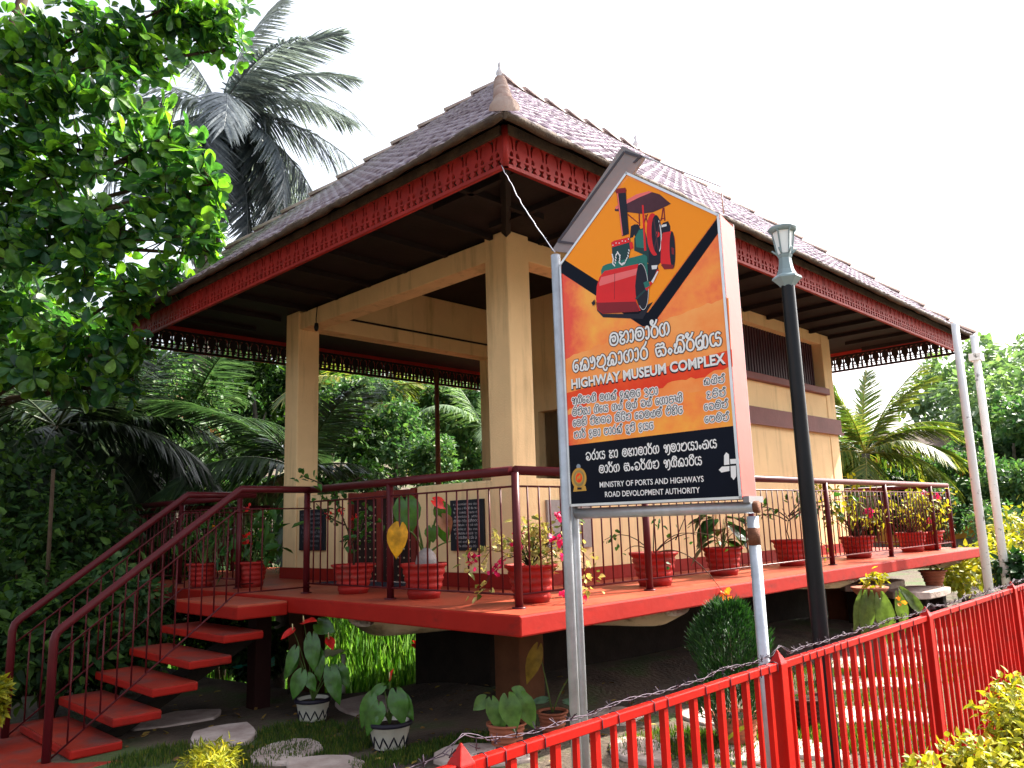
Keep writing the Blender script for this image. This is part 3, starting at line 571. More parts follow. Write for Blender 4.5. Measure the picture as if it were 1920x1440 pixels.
def barbed():
    b = B(); rnd = random.Random(5); a, c = FX[0], FX[-1]; n = 420
    for ph in (0, PI):
        pts = []
        for i in range(n + 1):
            x = a + (c - a) * i / n; y = fy(x); FT = ft(x); s = 0.012 * math.sin(i * 0.11) + 0.006 * math.sin(i * 0.37)
            bump = 0.06 * max(0, 1 - min(abs(x - q) for q in FX) / 0.10)
            pts.append((x, y + 0.004 * math.cos(i * 0.9 + ph) + s * 0.6 - 0.02 * (bump > 0.01), FT + 0.016 + abs(s) * 0.8 + 0.004 * math.sin(i * 0.9 + ph) + bump * 0.6))
        b.tube(pts, 0.0017, 4, 0, False)
    x = a
    while x < c:
        y = fy(x); FT = ft(x)
        for q in range(4):
            an = rnd.uniform(0, 6.28); d = Vector((rnd.uniform(-0.5, 0.5), math.cos(an), abs(math.sin(an)))).normalized() * 0.022
            o = Vector((x, y, FT + 0.02)); b.tube([o - d * 0.3, o + d], 0.0013, 4, 0, False)
        if rnd.random() < 0.6:                                            # binding loops round the rail
            b.tube([(x + 0.02, y - 0.018, FT - 0.034), (x + 0.02, y - 0.018, FT - 0.001), (x + 0.021, y, FT + 0.004), (x + 0.02, y + 0.018, FT - 0.001), (x + 0.02, y + 0.018, FT - 0.034)], 0.0018, 4, 0, False)
        x += rnd.uniform(0.06, 0.10)
    tag(b.build('barbed_wire', M_BARB), 'rusty barbed wire bound along the top rail of the red fence', 'barbed wire')
barbed()

# ------------------------------------------------------------------ the museum sign
SBL = Vector((-0.601, -0.964, 0.641)); SU = Vector((0.1365, -0.9906, 0)).normalized(); SNV = Vector((-SU.y, SU.x, 0)); SNV = SNV if SNV.x > 0 else -SNV   # SU to the right, SNV away from the viewer
SW = 0.893; ST = 0.165
def sp(px, py, off=0.0):                                                  # measured spot on the sign face -> (along, up)
    r = ray(px, py); t = (SBL - CAMP).dot(SNV) / r.dot(SNV); q = CAMP + r * t - SBL; return (q.dot(SU), q.z)
def sw(u, v, off=0.0): return SBL + SU * u + Vector((0, 0, v)) - SNV * off   # off > 0 towards the viewer
sign = empty('museum_sign', (SBL.x + SU.x * SW / 2, SBL.y + SU.y * SW / 2, -1.0), 'tall orange and black museum sign with a road roller picture on galvanised poles', 'sign')
def S_(b, name, m, parent=sign): return b.build(name, m, parent, parent is sign)
def poly_s(b, pts, off, thick=0.0, mi=0):
    k = [sw(u, v, off) for u, v in pts]; n = len(pts)
    if thick:
        k2 = [sw(u, v, off - thick) for u, v in pts]; b.add(k + k2, [tuple(range(n)), tuple(range(n, 2 * n))[::-1]] + [(i, n + i, n + (i + 1) % n, (i + 1) % n) for i in range(n)], mi)
    else: b.add(k, [tuple(range(n))], mi)
HL, HA, HR = 1.262, 1.657, 1.307; UA = 0.427
face = [(0, 0), (SW, 0), (SW, HR), (UA, HA), (0, HL)]
b = B(); poly_s(b, face, 0.0, 0.012); 
M_ORANGE = bpy.data.materials.new('grunge_orange_vinyl'); M_ORANGE.use_nodes = True
def grunge():
    n = M_ORANGE.node_tree.nodes; l = M_ORANGE.node_tree.links; p = n['Principled BSDF']; g = n.new('ShaderNodeNewGeometry')
    a = n.new('ShaderNodeTexNoise'); a.inputs['Scale'].default_value = 3.2; a.inputs['Detail'].default_value = 7; a.inputs['Roughness'].default_value = 0.65; l.new(g.outputs['Position'], a.inputs['Vector'])
    r = n.new('ShaderNodeValToRGB'); e = r.color_ramp.elements; e[0].position = 0.33; e[0].color = (0.85, 0.045, 0.004, 1); e[1].position = 0.66; e[1].color = (1.0, 0.40, 0.02, 1); k = e.new(0.5); k.color = (0.98, 0.24, 0.012, 1)
    sb = n.new('ShaderNodeVectorMath'); sb.operation = 'SUBTRACT'; sb.inputs[1].default_value = SBL; l.new(g.outputs['Position'], sb.inputs[0])
    dt = n.new('ShaderNodeVectorMath'); dt.operation = 'DOT_PRODUCT'; dt.inputs[1].default_value = SU; l.new(sb.outputs[0], dt.inputs[0])
    mr = n.new('ShaderNodeMapRange'); mr.inputs[1].default_value = 0.0; mr.inputs[2].default_value = 0.16; mr.inputs[3].default_value = -0.24; mr.inputs[4].default_value = 0.03; l.new(dt.outputs['Value'], mr.inputs[0])
    ad = n.new('ShaderNodeMath'); ad.operation = 'ADD'; l.new(a.outputs['Fac'], ad.inputs[0]); l.new(mr.outputs[0], ad.inputs[1])       # printed red stain along the left edge
    l.new(ad.outputs[0], r.inputs[0]); l.new(r.outputs[0], p.inputs['Base Color']); p.inputs['Roughness'].default_value = 0.32
grunge()
panel = S_(b, 'panel', M_ORANGE)
M_PEACH = mat('pale_orange_band', (0.96, 0.25, 0.05), 0.35, 0.12, 5, 0, col2=(1.0, 0.42, 0.12))
M_SCARLET = mat('scarlet_vinyl', (0.78, 0.025, 0.008), 0.35, 0.2, 5, 0, col2=(0.92, 0.11, 0.015))
M_DIAM = mat('flat_orange_vinyl', (1.0, 0.30, 0.006), 0.32, 0.04, 2, 0)
def flat(name, pts, off, m, px=True):
    b = B(); poly_s(b, [sp(*q) for q in pts] if px else pts, off); return S_(b, name, m, panel)
def torn(y0l, y0r, x0, x1, n, amp, seed):
    rr = random.Random(seed); return [(x0 + (x1 - x0) * i / n, y0l + (y0r - y0l) * i / n + rr.uniform(-amp, amp)) for i in range(n + 1)]
flat('print', torn(675, 556, 1052, 1366, 40, 3.0, 1) + torn(722, 776, 1374, 1058, 40, 4.0, 2)[::1], 0.0004, M_PEACH)
flat('print', [(1059, 738), (1372, 655)] + torn(690, 770, 1374, 1060, 36, 5.0, 4), 0.0007, M_SCARLET)
b = B(); q0 = sp(1063, 836); q1 = sp(1380, 798); poly_s(b, [(0.012, 0.012), (SW - 0.012, 0.012), (SW - 0.012, q1[1]), (0.012, q0[1])], 0.0012); S_(b, 'black_band', M_NAVY, panel)
# diamond with its printed shadow
flat('print', [(1053, 497), (1061, 485), (1215, 586), (1350, 402), (1352, 430), (1222, 612), (1205, 612), (1053, 512)], 0.0012, M_NAVY)
flat('print', [(1057, 486), (1178, 333), (1347, 404), (1213, 586)], 0.0016, M_DIAM)
# edge trim
b = B(); t = 0.012
for (p, q) in (((0, 0), (SW, 0)), ((SW, 0), (SW, HR)), ((SW, HR), (UA, HA)), ((UA, HA), (0, HL)), ((0, HL), (0, 0))):
    p = Vector(p); q = Vector(q); d = (q - p).normalized(); nn = Vector((-d.y, d.x)); poly_s(b, [p - d * 0.001, q + d * 0.001, q + nn * t, p + nn * t], 0.006, 0.006)
S_(b, 'edge_trim', M_ALU, panel)
b = B()
for (u0, u1) in ((SW, SW),):
    k = [sw(SW + 0.002, 0, 0.002), sw(SW + 0.002, HR, 0.002), sw(SW + 0.002, HR - 0.02, -ST), sw(SW + 0.002, 0, -ST)]; k2 = [p - SU * 0.01 for p in k]
    b.add(k + k2, [(0, 3, 2, 1), (4, 5, 6, 7), (0, 1, 5, 4), (1, 2, 6, 5), (2, 3, 7, 6), (3, 0, 4, 7)])
S_(b, 'side_sheet', M_SIDE)
b = B(); k = [sw(0.0, 0, -0.013), sw(0.0, HL, -0.013), sw(0.0, HL, -ST), sw(0.0, 0, -ST)]; b.add(k + [p + SU * 0.01 for p in k], [(0, 1, 2, 3), (4, 7, 6, 5), (0, 4, 5, 1), (1, 5, 6, 2), (2, 6, 7, 3), (3, 7, 4, 0)]); S_(b, 'side_sheet', M_GREYMET)
b = B(); poly_s(b, [(0, 0), (SW, 0), (SW, HR), (UA, HA), (0, HL)], -ST, 0.01); S_(b, 'rear_panel', M_GREYMET)
# tilted grey header board behind the top with its dark strips, and the thin wire frame
def sp2(px, py, off):
    r = ray(px, py); t = (SBL + SNV * off - CAMP).dot(SNV) / r.dot(SNV); q = CAMP + r * t - SBL; return (q.dot(SU), q.z)
ho = ST + 0.02
def hp(b, pts, off, th): poly_s(b, [sp2(x, y, off) for x, y in pts], -off, th)
b = B(); hp(b, [(1034, 470), (1082, 476), (1208, 294), (1167, 273)], ho, 0.02); hd = S_(b, 'header_board', M_GREYMET)
b = B(); hp(b, [(1045, 451), (1049, 453), (1172, 285), (1169, 283)], ho - 0.003, 0.003); hp(b, [(1186, 305), (1190, 306), (1205, 292), (1200, 290)], ho - 0.003, 0.003); hp(b, [(1046, 450), (1078, 455), (1079, 459), (1045, 455)], ho - 0.006, 0.002); hp(b, [(1172, 282), (1203, 293), (1201, 297), (1170, 287)], ho - 0.007, 0.002)
b.build('strip', M_GREYDK, hd)
b = B(); pts = [sp2(1205, 293, ho), sp2(1352, 350, ho), sp2(1357, 400, ho)]; b.tube([sw(u, v, -ho) for u, v in pts], 0.004, 6); S_(b, 'wire_frame', M_GALV)
# poles, cross tube and bracket
def pole(u, off, z1, r=0.025):
    q = sw(u, 0, off); b = B(); b.tube([(q.x, q.y, -1.0), (q.x, q.y, 0.641 + z1)], r, 14); return S_(b, 'pole', M_GALV)
pole(-0.022, 0.0, HL + 0.06); pole(-0.022, -0.075, HL + 0.04, 0.022); pr = pole(SW + 0.026 - 0.01, -0.06, -0.075)
q = sw(SW + 0.016, -0.20, -0.06); b = B(); b.tube([(q.x, q.y, q.z), (q.x, q.y, q.z + 0.075)], 0.0265, 14); b.build('rust_band', M_RUST, pr)
b = B(); b.tube([sw(0.0, -0.036, -0.06), sw(SW + 0.045, -0.036, -0.06)], 0.027, 14); ct = S_(b, 'cross_tube', M_GALV)
b = B(); b.lathe([(0.0, 0.0), (0.0275, 0.0), (0.0275, -0.02)], 14); 
k = sw(SW + 0.048, -0.036, -0.06); b.v = [tuple(k + SU * v[2] * 1.0 + SNV * v[0] + Vector((0, 0, v[1]))) for v in b.v]; b.build('rusty_cap', M_RUST, ct)
b = B(); kk = [sw(SW + 0.004, -0.016, 0.0), sw(SW + 0.03, -0.016, 0.0), sw(SW + 0.03, -0.016, -ST - 0.01), sw(SW + 0.004, -0.016, -ST - 0.01)]; b.add(kk + [p + Vector((0, 0, 0.028)) for p in kk], [(0, 3, 2, 1), (4, 5, 6, 7), (0, 1, 5, 4), (1, 2, 6, 5), (2, 3, 7, 6), (3, 0, 4, 7)]); S_(b, 'bracket', M_GREYMET)

# ---- printed road roller: flat layers measured on the sign; rr() takes points of a 1152 x 1440 enlargement
cR, cRd, cG, cGd, cK, cW, cCan, cHi = (mat('print_red', (0.72, 0.018, 0.022), 0.35, 0.1, 4, 0), mat('print_dark_red', (0.22, 0.01, 0.018), 0.35, 0.1, 4, 0), mat('print_green', (0.02, 0.17, 0.14), 0.35, 0.1, 4, 0), mat('print_dark_green', (0.012, 0.05, 0.055), 0.35, 0.1, 4, 0), mat('print_black', (0.010, 0.010, 0.022), 0.35, 0.1, 4, 0), mat('print_white', (0.75, 0.75, 0.78), 0.35, 0.05, 4, 0), mat('print_maroon', (0.075, 0.022, 0.035), 0.35, 0.2, 8, 0), mat('print_pink', (0.85, 0.16, 0.16), 0.35, 0.05, 4, 0))
roller_n = [0]
def rr(pts, m, part='print'):
    roller_n[0] += 1; return flat(part, [(1100 + x / 4.8, 320 + y / 4.8) for x, y in pts], 0.0018 + 0.00006 * roller_n[0], m)
def ell(cx, cy, rx, ry, rot=0, n=28, a0=0, a1=2 * PI):
    out = []
    for i in range(n):
        a = a0 + (a1 - a0) * i / (n if a1 - a0 > 6.2 else n - 1); x, y = rx * math.cos(a), ry * math.sin(a); out.append((cx + x * math.cos(rot) - y * math.sin(rot), cy + x * math.sin(rot) + y * math.cos(rot)))
    return out
rr([(85, 1180), (150, 1290), (470, 1290), (560, 1200), (600, 1180), (505, 1335), (150, 1320), (95, 1260)], cK)
rr(ell(455, 545, 30, 62), cK); rr([(400, 500), (440, 480), (450, 520), (420, 600), (390, 610)], cK)
rr([(375, 390), (470, 470), (470, 480), (370, 400)], cRd); rr([(468, 380), (480, 380), (484, 500), (472, 500)], cRd); rr([(545, 390), (556, 392), (520, 480), (508, 470)], cRd); rr([(525, 400), (535, 396), (556, 470), (546, 474)], cRd)
rr([(685, 335), (697, 335), (680, 450), (668, 450)], cRd); rr([(692, 335), (702, 335), (712, 450), (700, 452)], cRd); rr([(668, 430), (708, 425), (708, 434), (668, 440)], cRd)
rr([(690, 470), (735, 455), (755, 500), (755, 560), (680, 570), (668, 500)], cK); rr([(675, 490), (720, 480), (722, 500), (675, 512)], cW)
rr([(430, 610), (470, 530), (520, 515), (570, 700), (640, 840), (560, 850), (520, 760), (430, 720)], cGd); rr([(440, 600), (475, 535), (510, 530), (520, 700), (450, 690)], cG)
rr([(560, 700), (680, 640), (690, 800), (640, 860), (560, 860)], cK)
rr([(475, 855), (560, 840), (640, 850), (650, 900), (590, 1000), (480, 1000)], cK); rr([(585, 855), (640, 850), (632, 885), (590, 890)], cW)
rr([(255, 350), (300, 300), (380, 260), (560, 185), (660, 215), (760, 300), (690, 335), (600, 375), (500, 390), (400, 378), (258, 364)], cCan)
rr([(258, 330), (300, 300), (450, 215), (565, 185), (590, 195), (480, 240), (380, 290), (270, 350)], cHi)
rr(ell(605, 575, 62, 192, -0.06), cR); rr(ell(635, 578, 48, 178, -0.06), cK); rr(ell(635, 578, 42, 165, -0.06, 24, -0.9, 1.2) + ell(632, 578, 36, 158, -0.06, 24, 1.2, -0.9), cW); rr(ell(640, 575, 20, 26), cR); rr([(600, 440), (612, 438), (655, 720), (643, 722)], cCan); rr([(660, 440), (668, 445), (615, 715), (606, 708)], cCan)
rr([(500, 310), (515, 312), (540, 720), (520, 725)], cR)
rr([(690, 560), (770, 545), (795, 600), (802, 720), (785, 880), (700, 890), (668, 830), (672, 640)], cR); rr(ell(775, 715, 26, 168, -0.03), cK); rr([(690, 840), (785, 850), (783, 884), (702, 890), (672, 850)], cRd); rr([(765, 690), (790, 700), (790, 760), (768, 750)], cRd)
rr([(228, 650), (395, 610), (400, 690), (380, 800), (240, 830), (232, 740)], cGd); rr([(222, 650), (250, 632), (385, 600), (392, 645), (232, 692)], cR)
for k in range(6): rr(ell(240 + k * 28, 668 - k * 9 - (6 if k % 2 else -4), 5, 6, 0, 8), cW)
rr([(388, 650), (415, 640), (425, 700), (395, 712)], cR)
rr([(272, 195), (355, 185), (384, 570), (322, 592)], cK); rr([(260, 190), (275, 165), (350, 155), (362, 178), (355, 200), (272, 208)], cRd); rr([(276, 205), (286, 205), (330, 580), (322, 588)], cHi)
rr([(133, 900), (150, 860), (180, 845), (520, 755), (548, 775), (556, 990), (520, 1010), (505, 840), (170, 905), (160, 945), (138, 950)], cG); rr([(505, 840), (520, 835), (540, 1000), (522, 1010)], cGd)
rr(ell(500, 1045, 62, 215, -0.06), cK); rr(ell(500, 1045, 62, 215, -0.06, 30) [:0] + [(120, 960), (165, 905), (470, 840), (455, 900), (440, 1040), (450, 1180), (492, 1262), (150, 1290), (100, 1250), (88, 1150), (95, 1040)], cR)
rr([(115, 1010), (135, 960), (462, 880), (448, 940), (120, 1040)], cHi); rr([(95, 1190), (445, 1180), (480, 1255), (470, 1270), (150, 1288), (105, 1250)], cRd); rr([(255, 925), (259, 925), (256, 1160), (252, 1160)], cRd)
rr(ell(502, 1045, 58, 210, -0.06, 30, -1.9, 2.2) + ell(502, 1045, 54, 205, -0.06, 30, 2.2, -1.9), cW)
rr([(440, 1150), (560, 1040), (570, 1050), (450, 1165)], cGd); rr([(530, 1060), (600, 980), (640, 890), (655, 895), (615, 990), (545, 1085)], cR); rr([(585, 1000), (640, 905), (650, 910), (600, 1015)], cW); rr([(515, 1010), (560, 990), (575, 1040), (530, 1060)], cG)
rr([(48, 1190), (75, 1160), (82, 1200), (60, 1218)], cK)
for ch in ([(236, 760), (244, 800), (240, 840), (262, 862)], [(262, 830), (270, 760), (285, 738), (305, 770), (300, 830), (322, 850)], [(322, 848), (350, 830), (378, 770), (392, 695)]):
    for i in range(len(ch) - 1):
        for t in (0.0, 0.33, 0.66):
            x = ch[i][0] + (ch[i + 1][0] - ch[i][0]) * t; y = ch[i][1] + (ch[i + 1][1] - ch[i][1]) * t; rr(ell(x, y, 5.5, 12, 0.4 * (1 if i % 2 else -1), 9), cW)

# ---- lettering: Latin from the built-in font, Sinhala drawn as pen strokes
def text_mesh(s, bold):
    cu = bpy.data.curves.new('t', 'FONT'); cu.body = s; cu.size = 1.0; cu.offset = bold; cu.fill_mode = 'FRONT'; cu.resolution_u = 3
    o = bpy.data.objects.new('t', cu); COL.objects.link(o); bpy.context.view_layer.update()
    me = bpy.data.meshes.new_from_object(o.evaluated_get(bpy.context.evaluated_depsgraph_get())); bpy.data.objects.remove(o); return me
def latin(s, bl, br, hpx, off, m, bold=0.02, shadow=None):
    """text between measured baseline ends bl..br with cap height hpx pixels at its left end"""
    u0, v0 = sp(*bl); u1, v1 = sp(*br); hh = sp(bl[0], bl[1] - hpx)[1] - v0
    for (mm, of, bo, dv) in (([(shadow, off - 0.0003, bold + 0.035, -0.004)] if shadow else []) + [(m, off, bold, 0)]):
        me = text_mesh(s, bo); co = np.zeros(len(me.vertices) * 3); me.vertices.foreach_get('co', co); co = co.reshape(-1, 3); x0, x1 = co[:, 0].min(), co[:, 0].max(); y1 = 0.727
        if mm is shadow: mg = 0.035; x0 += mg * 0.9; x1 -= mg * 0.9
        out = [sw(u0 + (u1 - u0) * (c[0] - x0) / (x1 - x0), v0 + (v1 - v0) * (c[0] - x0) / (x1 - x0) + hh * c[1] / y1 + dv, of) for c in co]
        me.vertices.foreach_set('co', np.array([list(q) for q in out]).ravel()); me.update(); link('lettering', me, mm, panel)
latin('HIGHWAY MUSEUM COMPLEX', (1072, 729), (1361, 681), 18, 0.0022, M_WHITE, 0.034, M_INK)
latin('MINISTRY OF PORTS AND HIGHWAYS', (1125, 914), (1320, 903), 10.5, 0.0022, M_WHITE, 0.012)
latin('ROAD DEVOLOPMENT AUTHORITY', (1135, 932), (1313, 924), 10.5, 0.0022, M_WHITE, 0.012)
# Sinhala pen strokes in a unit box (x right, y up, base letters 0..1)
G = {
 'm': (1.0, [[(.10, .74), (.22, .94), (.50, 1.0), (.80, .88), (.94, .52), (.82, .14), (.48, .0), (.14, .14), (.05, .44), (.12, .64), (.34, .70), (.58, .72), (.66, .52), (.56, .33), (.38, .34), (.36, .50)]]),
 'h': (1.0, [[(.28, .92), (.12, .98), (.04, .84), (.16, .70), (.32, .66), (.18, .50), (.05, .30), (.14, .04), (.40, .0), (.54, .16), (.46, .34), (.32, .30)], [(.22, .56), (.42, .62), (.62, .92), (.84, .90), (.95, .60), (.92, .24), (.76, .04)]]),
 'A': (0.46, [[(.06, .84), (.18, .98), (.34, .88), (.38, .50), (.32, .12), (.14, .0), (.04, .12)]]),
 'r': (0.78, [[(.66, 1.34), (.52, 1.10), (.26, .88), (.07, .55), (.12, .15), (.40, .0), (.66, .15), (.72, .50), (.58, .80), (.36, .86)]]),
 'g': (1.02, [[(.34, .94), (.12, .80), (.04, .46), (.14, .10), (.38, .0), (.54, .18), (.50, .50), (.38, .62)], [(.50, .50), (.58, .88), (.80, .96), (.96, .66), (.94, .26), (.74, .04)]]),
 'k': (1.08, [[(.34, .86), (.32, .62), (.16, .72), (.10, .54), (.28, .54), (.16, .36), (.08, .10), (.26, .0), (.44, .10), (.46, .36), (.62, .44), (.68, .18), (.58, .02), (.80, .0)], [(.34, .86), (.54, 1.0), (.84, .90), (1.0, .54), (.96, .16), (.80, .0)]]),
 't': (1.0, [[(.34, .86), (.16, .90), (.08, .74), (.24, .66), (.44, .80), (.62, 1.0), (.86, .84), (.95, .46), (.82, .12), (.48, .0), (.16, .10), (.06, .36), (.24, .60)]]),
 'e': (0.66, [[(.54, .94), (.24, .92), (.06, .62), (.08, .22), (.30, .0), (.54, .12), (.58, .42), (.42, .58), (.28, .46), (.36, .32)]]),
 'W': (0.58, [[(.04, .92), (.06, .62), (.20, .52), (.30, .70), (.28, .98)], [(.28, .98), (.46, .80), (.48, .30), (.32, .02), (.10, .04)]]),
 's': (1.08, [[(.10, .90), (.30, 1.0), (.50, .90), (.70, 1.0), (.86, .84), (.70, .70), (.40, .68), (.06, .64), (.08, .30), (.20, .04), (.44, .02), (.54, .22), (.66, .02), (.90, .06), (1.0, .36), (.90, .60), (.70, .66)], [(.30, .34), (.40, .46), (.52, .34)]]),
 'M': (0.46, [[(.22, .04), (.06, .24), (.20, .46), (.38, .26), (.22, .04)]]),
 'N': (1.16, [[(.62, 1.24), (.44, .98), (.12, .84), (.04, .44), (.22, .10), (.50, .12), (.60, .40), (.48, .64), (.30, .58), (.28, .40)], [(.16, -.04), (.54, -.02), (.70, .26), (.70, .92)], [(.70, .56), (.84, .96), (1.04, .84), (1.08, .30), (.92, .0), (.74, .06)]]),
 'y': (1.06, [[(.40, .96), (.14, .86), (.05, .50), (.16, .10), (.40, .02), (.54, .22), (.68, .0), (.92, .06), (1.0, .40), (.84, .58), (.62, .56), (.60, .84), (.78, 1.0), (.96, .88)]]),
 'a': (1.04, [[(.30, .60), (.16, .52), (.08, .74), (.24, .94), (.44, .84), (.44, .44), (.30, .12), (.44, .0), (.60, .22), (.62, .60), (.44, .84)], [(.62, .60), (.78, .94), (.96, .82), (1.0, .30), (.88, -.20), (.66, -.30)]]),
 'd': (0.96, [[(.30, .92), (.10, .70), (.08, .28), (.30, .02), (.50, .24), (.46, .60), (.66, .94), (.88, .72), (.90, .26), (.70, .0), (.54, .10)], [(.30, .92), (.48, 1.10), (.74, 1.12)]]),
 'v': (0.98, [[(.08, .74), (.26, .96), (.60, .98), (.88, .74), (.92, .34), (.72, .04), (.38, .0), (.14, .20), (.22, .46), (.44, .46), (.46, .26), (.32, .22)]]),
 'D': (0.70, [[(.54, .96), (.24, .98), (.06, .74), (.12, .44), (.34, .38), (.26, .20), (.12, -.04), (.30, -.24), (.52, -.12), (.62, .06)], [(.34, .38), (.52, .56), (.44, .74)]]),
 'T': (0.86, [[(.74, .96), (.34, .98), (.10, .72), (.10, .28), (.36, .0), (.66, .10), (.76, .40), (.60, .62), (.44, .50)]]),
 'i': (0.84, [[(.18, .66), (.10, .88), (.34, 1.0), (.58, .84), (.52, .58), (.26, .46), (.56, .36), (.74, .16), (.56, -.10), (.24, -.16), (.08, -.02)]]),
 'n': (1.0, [[(.34, .88), (.16, .92), (.06, .76), (.24, .66), (.44, .84), (.70, 1.0), (.94, .74), (.94, .30), (.70, .02), (.36, .02), (.12, .18), (.22, .42), (.42, .34)]]),
 'l': (1.0, [[(.36, .66), (.22, .74), (.08, .56), (.10, .20), (.32, .0), (.50, .20), (.46, .52)], [(.32, .0), (.70, .0), (.92, .24), (.94, .64), (.76, .94), (.58, .82), (.62, .58)]]),
 'X': (0.98, [[(.80, .92), (.44, 1.0), (.14, .84), (.22, .58), (.46, .56), (.18, .46), (.08, .20), (.30, .0), (.66, .02), (.90, .24), (.90, .56), (.72, .66), (.60, .50)]]),
 'u': (0.80, [[(.62, .90), (.34, 1.0), (.12, .82), (.26, .60), (.50, .56), (.30, .40), (.12, .14), (.30, -.12), (.60, -.06), (.72, .10)]]),
 'p': (1.0, [[(.20, .92), (.06, .60), (.12, .20), (.38, .0), (.70, .06), (.92, .34), (.90, .72), (.72, .94), (.56, .78)], [(.20, .92), (.38, .98), (.46, .74), (.32, .60)]]),
 'S': (1.06, [[(.22, .50), (.08, .62), (.06, .26), (.26, .0), (.56, .04), (.66, .36), (.52, .62), (.36, .48)], [(.30, .84), (.54, 1.0), (.86, .92), (1.0, .54), (.90, .08), (.74, .04)]]),
 'b': (1.0, [[(.30, .92), (.10, .70), (.08, .28), (.30, .02), (.54, .10), (.62, .42), (.46, .62), (.34, .44)], [(.30, .92), (.62, 1.0), (.90, .78), (.92, .28), (.74, .02)]]),
 ' ': (0.55, []),
}
MARK = {'~': [[(-.62, .96), (-.78, 1.08), (-.84, 1.28), (-.70, 1.38), (-.60, 1.24), (-.72, 1.14)]],
        '-': [[(-.40, 1.00), (-.34, 1.28), (-.14, 1.36), (-.04, 1.20), (-.18, 1.12), (-.26, 1.22)]],            # al lakuna
        'I': [[(-.78, 1.0), (-.70, 1.24), (-.44, 1.34), (-.16, 1.20), (-.12, .98)]],                          # is pilla
        'J': [[(-.78, 1.0), (-.70, 1.24), (-.44, 1.34), (-.20, 1.22), (-.14, 1.04), (-.26, 1.06), (-.22, 1.16)]],
        'U': [[(-.42, .0), (-.34, -.24), (-.14, -.34), (-.02, -.16)]], 'Q': [[(-.06, .90), (.16, .98), (.30, .74), (.18, .52), (.06, .50), (.24, .40), (.34, .14)]]}
def catmull(p, n=4):
    q = [p[0]] + list(p) + [p[-1]]; out = []
    for i in range(1, len(q) - 2):
        for k in range(n):
            t = k / n; a, b_, c, d = q[i - 1], q[i], q[i + 1], q[i + 2]
            out.append(tuple(0.5 * (2 * b_[j] + (c[j] - a[j]) * t + (2 * a[j] - 5 * b_[j] + 4 * c[j] - d[j]) * t * t + (3 * b_[j] - a[j] - 3 * c[j] + d[j]) * t ** 3) for j in (0, 1)))
    out.append(p[-1]); return out
def sin_strokes(s):
    x = 0; st = []
    for ch in s:
        if ch in MARK:
            for k in MARK[ch]: st.append([(x + px, py) for px, py in k])
            if ch == 'Q': x += 0.42
        else:
            wd, k = G[ch]
            for q in k: st.append([(x + px, py) for px, py in q])
            x += wd + 0.10
    return st, x
def ribbon(b, pts, wd, off, mi=0):
    n = len(pts); L = []; Rr = []
    for i in range(n):
        a = Vector(pts[max(0, i - 1)]); c = Vector(pts[min(n - 1, i + 1)]); d = (c - a); d = d.normalized() if d.length > 1e-9 else Vector((1, 0)); nn = Vector((-d.y, d.x)); e = d * wd * 0.4 * (-1 if i == 0 else (1 if i == n - 1 else 0)); p = Vector(pts[i]) + e
        L.append(sw(*(p + nn * wd / 2), off + 0.000006 * i)); Rr.append(sw(*(p - nn * wd / 2), off + 0.000006 * i))
    b.add(L + Rr, [(i, n + i, n + i + 1, i + 1) for i in range(n - 1)], mi)
def sinhala(s, bl, br, hpx, off, m, pen, edge=None, ew=0.0):
    u0, v0 = sp(*bl); u1, v1 = sp(*br); hh = sp(bl[0], bl[1] - hpx)[1] - v0; h2 = sp(br[0], br[1] - hpx * 1.08)[1] - v1; st, L = sin_strokes(s)
    for (mm, of, pw_) in (([(edge, off - 0.0005, pen + ew)] if edge else []) + [(m, off, pen)]):
        b = B()
        for j, k in enumerate(st):
            ribbon(b, [(u0 + (u1 - u0) * x / L, v0 + (v1 - v0) * x / L + hh * y) for x, y in catmull(k)], pw_ * hh, of + (0.00002 * (j % 7)))
        b.build('lettering', mm, panel)
sinhala('mhAmAr~g', (1144, 649), (1258, 627), 23, 0.0026, M_WHITE, 0.16, M_INK, 0.11)
sinhala('ekWtUkAgAr sMkJr~Ny', (1075, 698), (1356, 646), 22, 0.0026, M_WHITE, 0.16, M_INK, 0.11)
for s, a, c in (('adIevgJ mgk- DkUmT itA', (1073, 758), (1235, 739)), ('mInIsA gIey gl- mUl- vl- egAXQlI', (1074, 780), (1281, 753)), ('emhI nIhbv sITIn evmlm- pIhIT', (1075, 800), (1282, 775)), ('tAr~ DmA pArk- DUnI DyT', (1077, 822), (1227, 804)),
                ('klIn-', (1320, 722), (1360, 717)), ('uXIn-', (1325, 747), (1362, 742)), ('evmIn-', (1321, 770), (1366, 764)), ('epmIn-', (1322, 793), (1368, 788))):
    sinhala(s, a, c, 12, 0.0026, M_INK, 0.115, M_WHITE, 0.28)
sinhala('vrAy hA mhAmAr~g amAtyAMSy', (1099, 863), (1346, 839), 14, 0.0026, M_WHITE, 0.15)
sinhala('mAr~g sMvr~dn adIkArIy', (1124, 887), (1318, 871), 14, 0.0026, M_WHITE, 0.15)
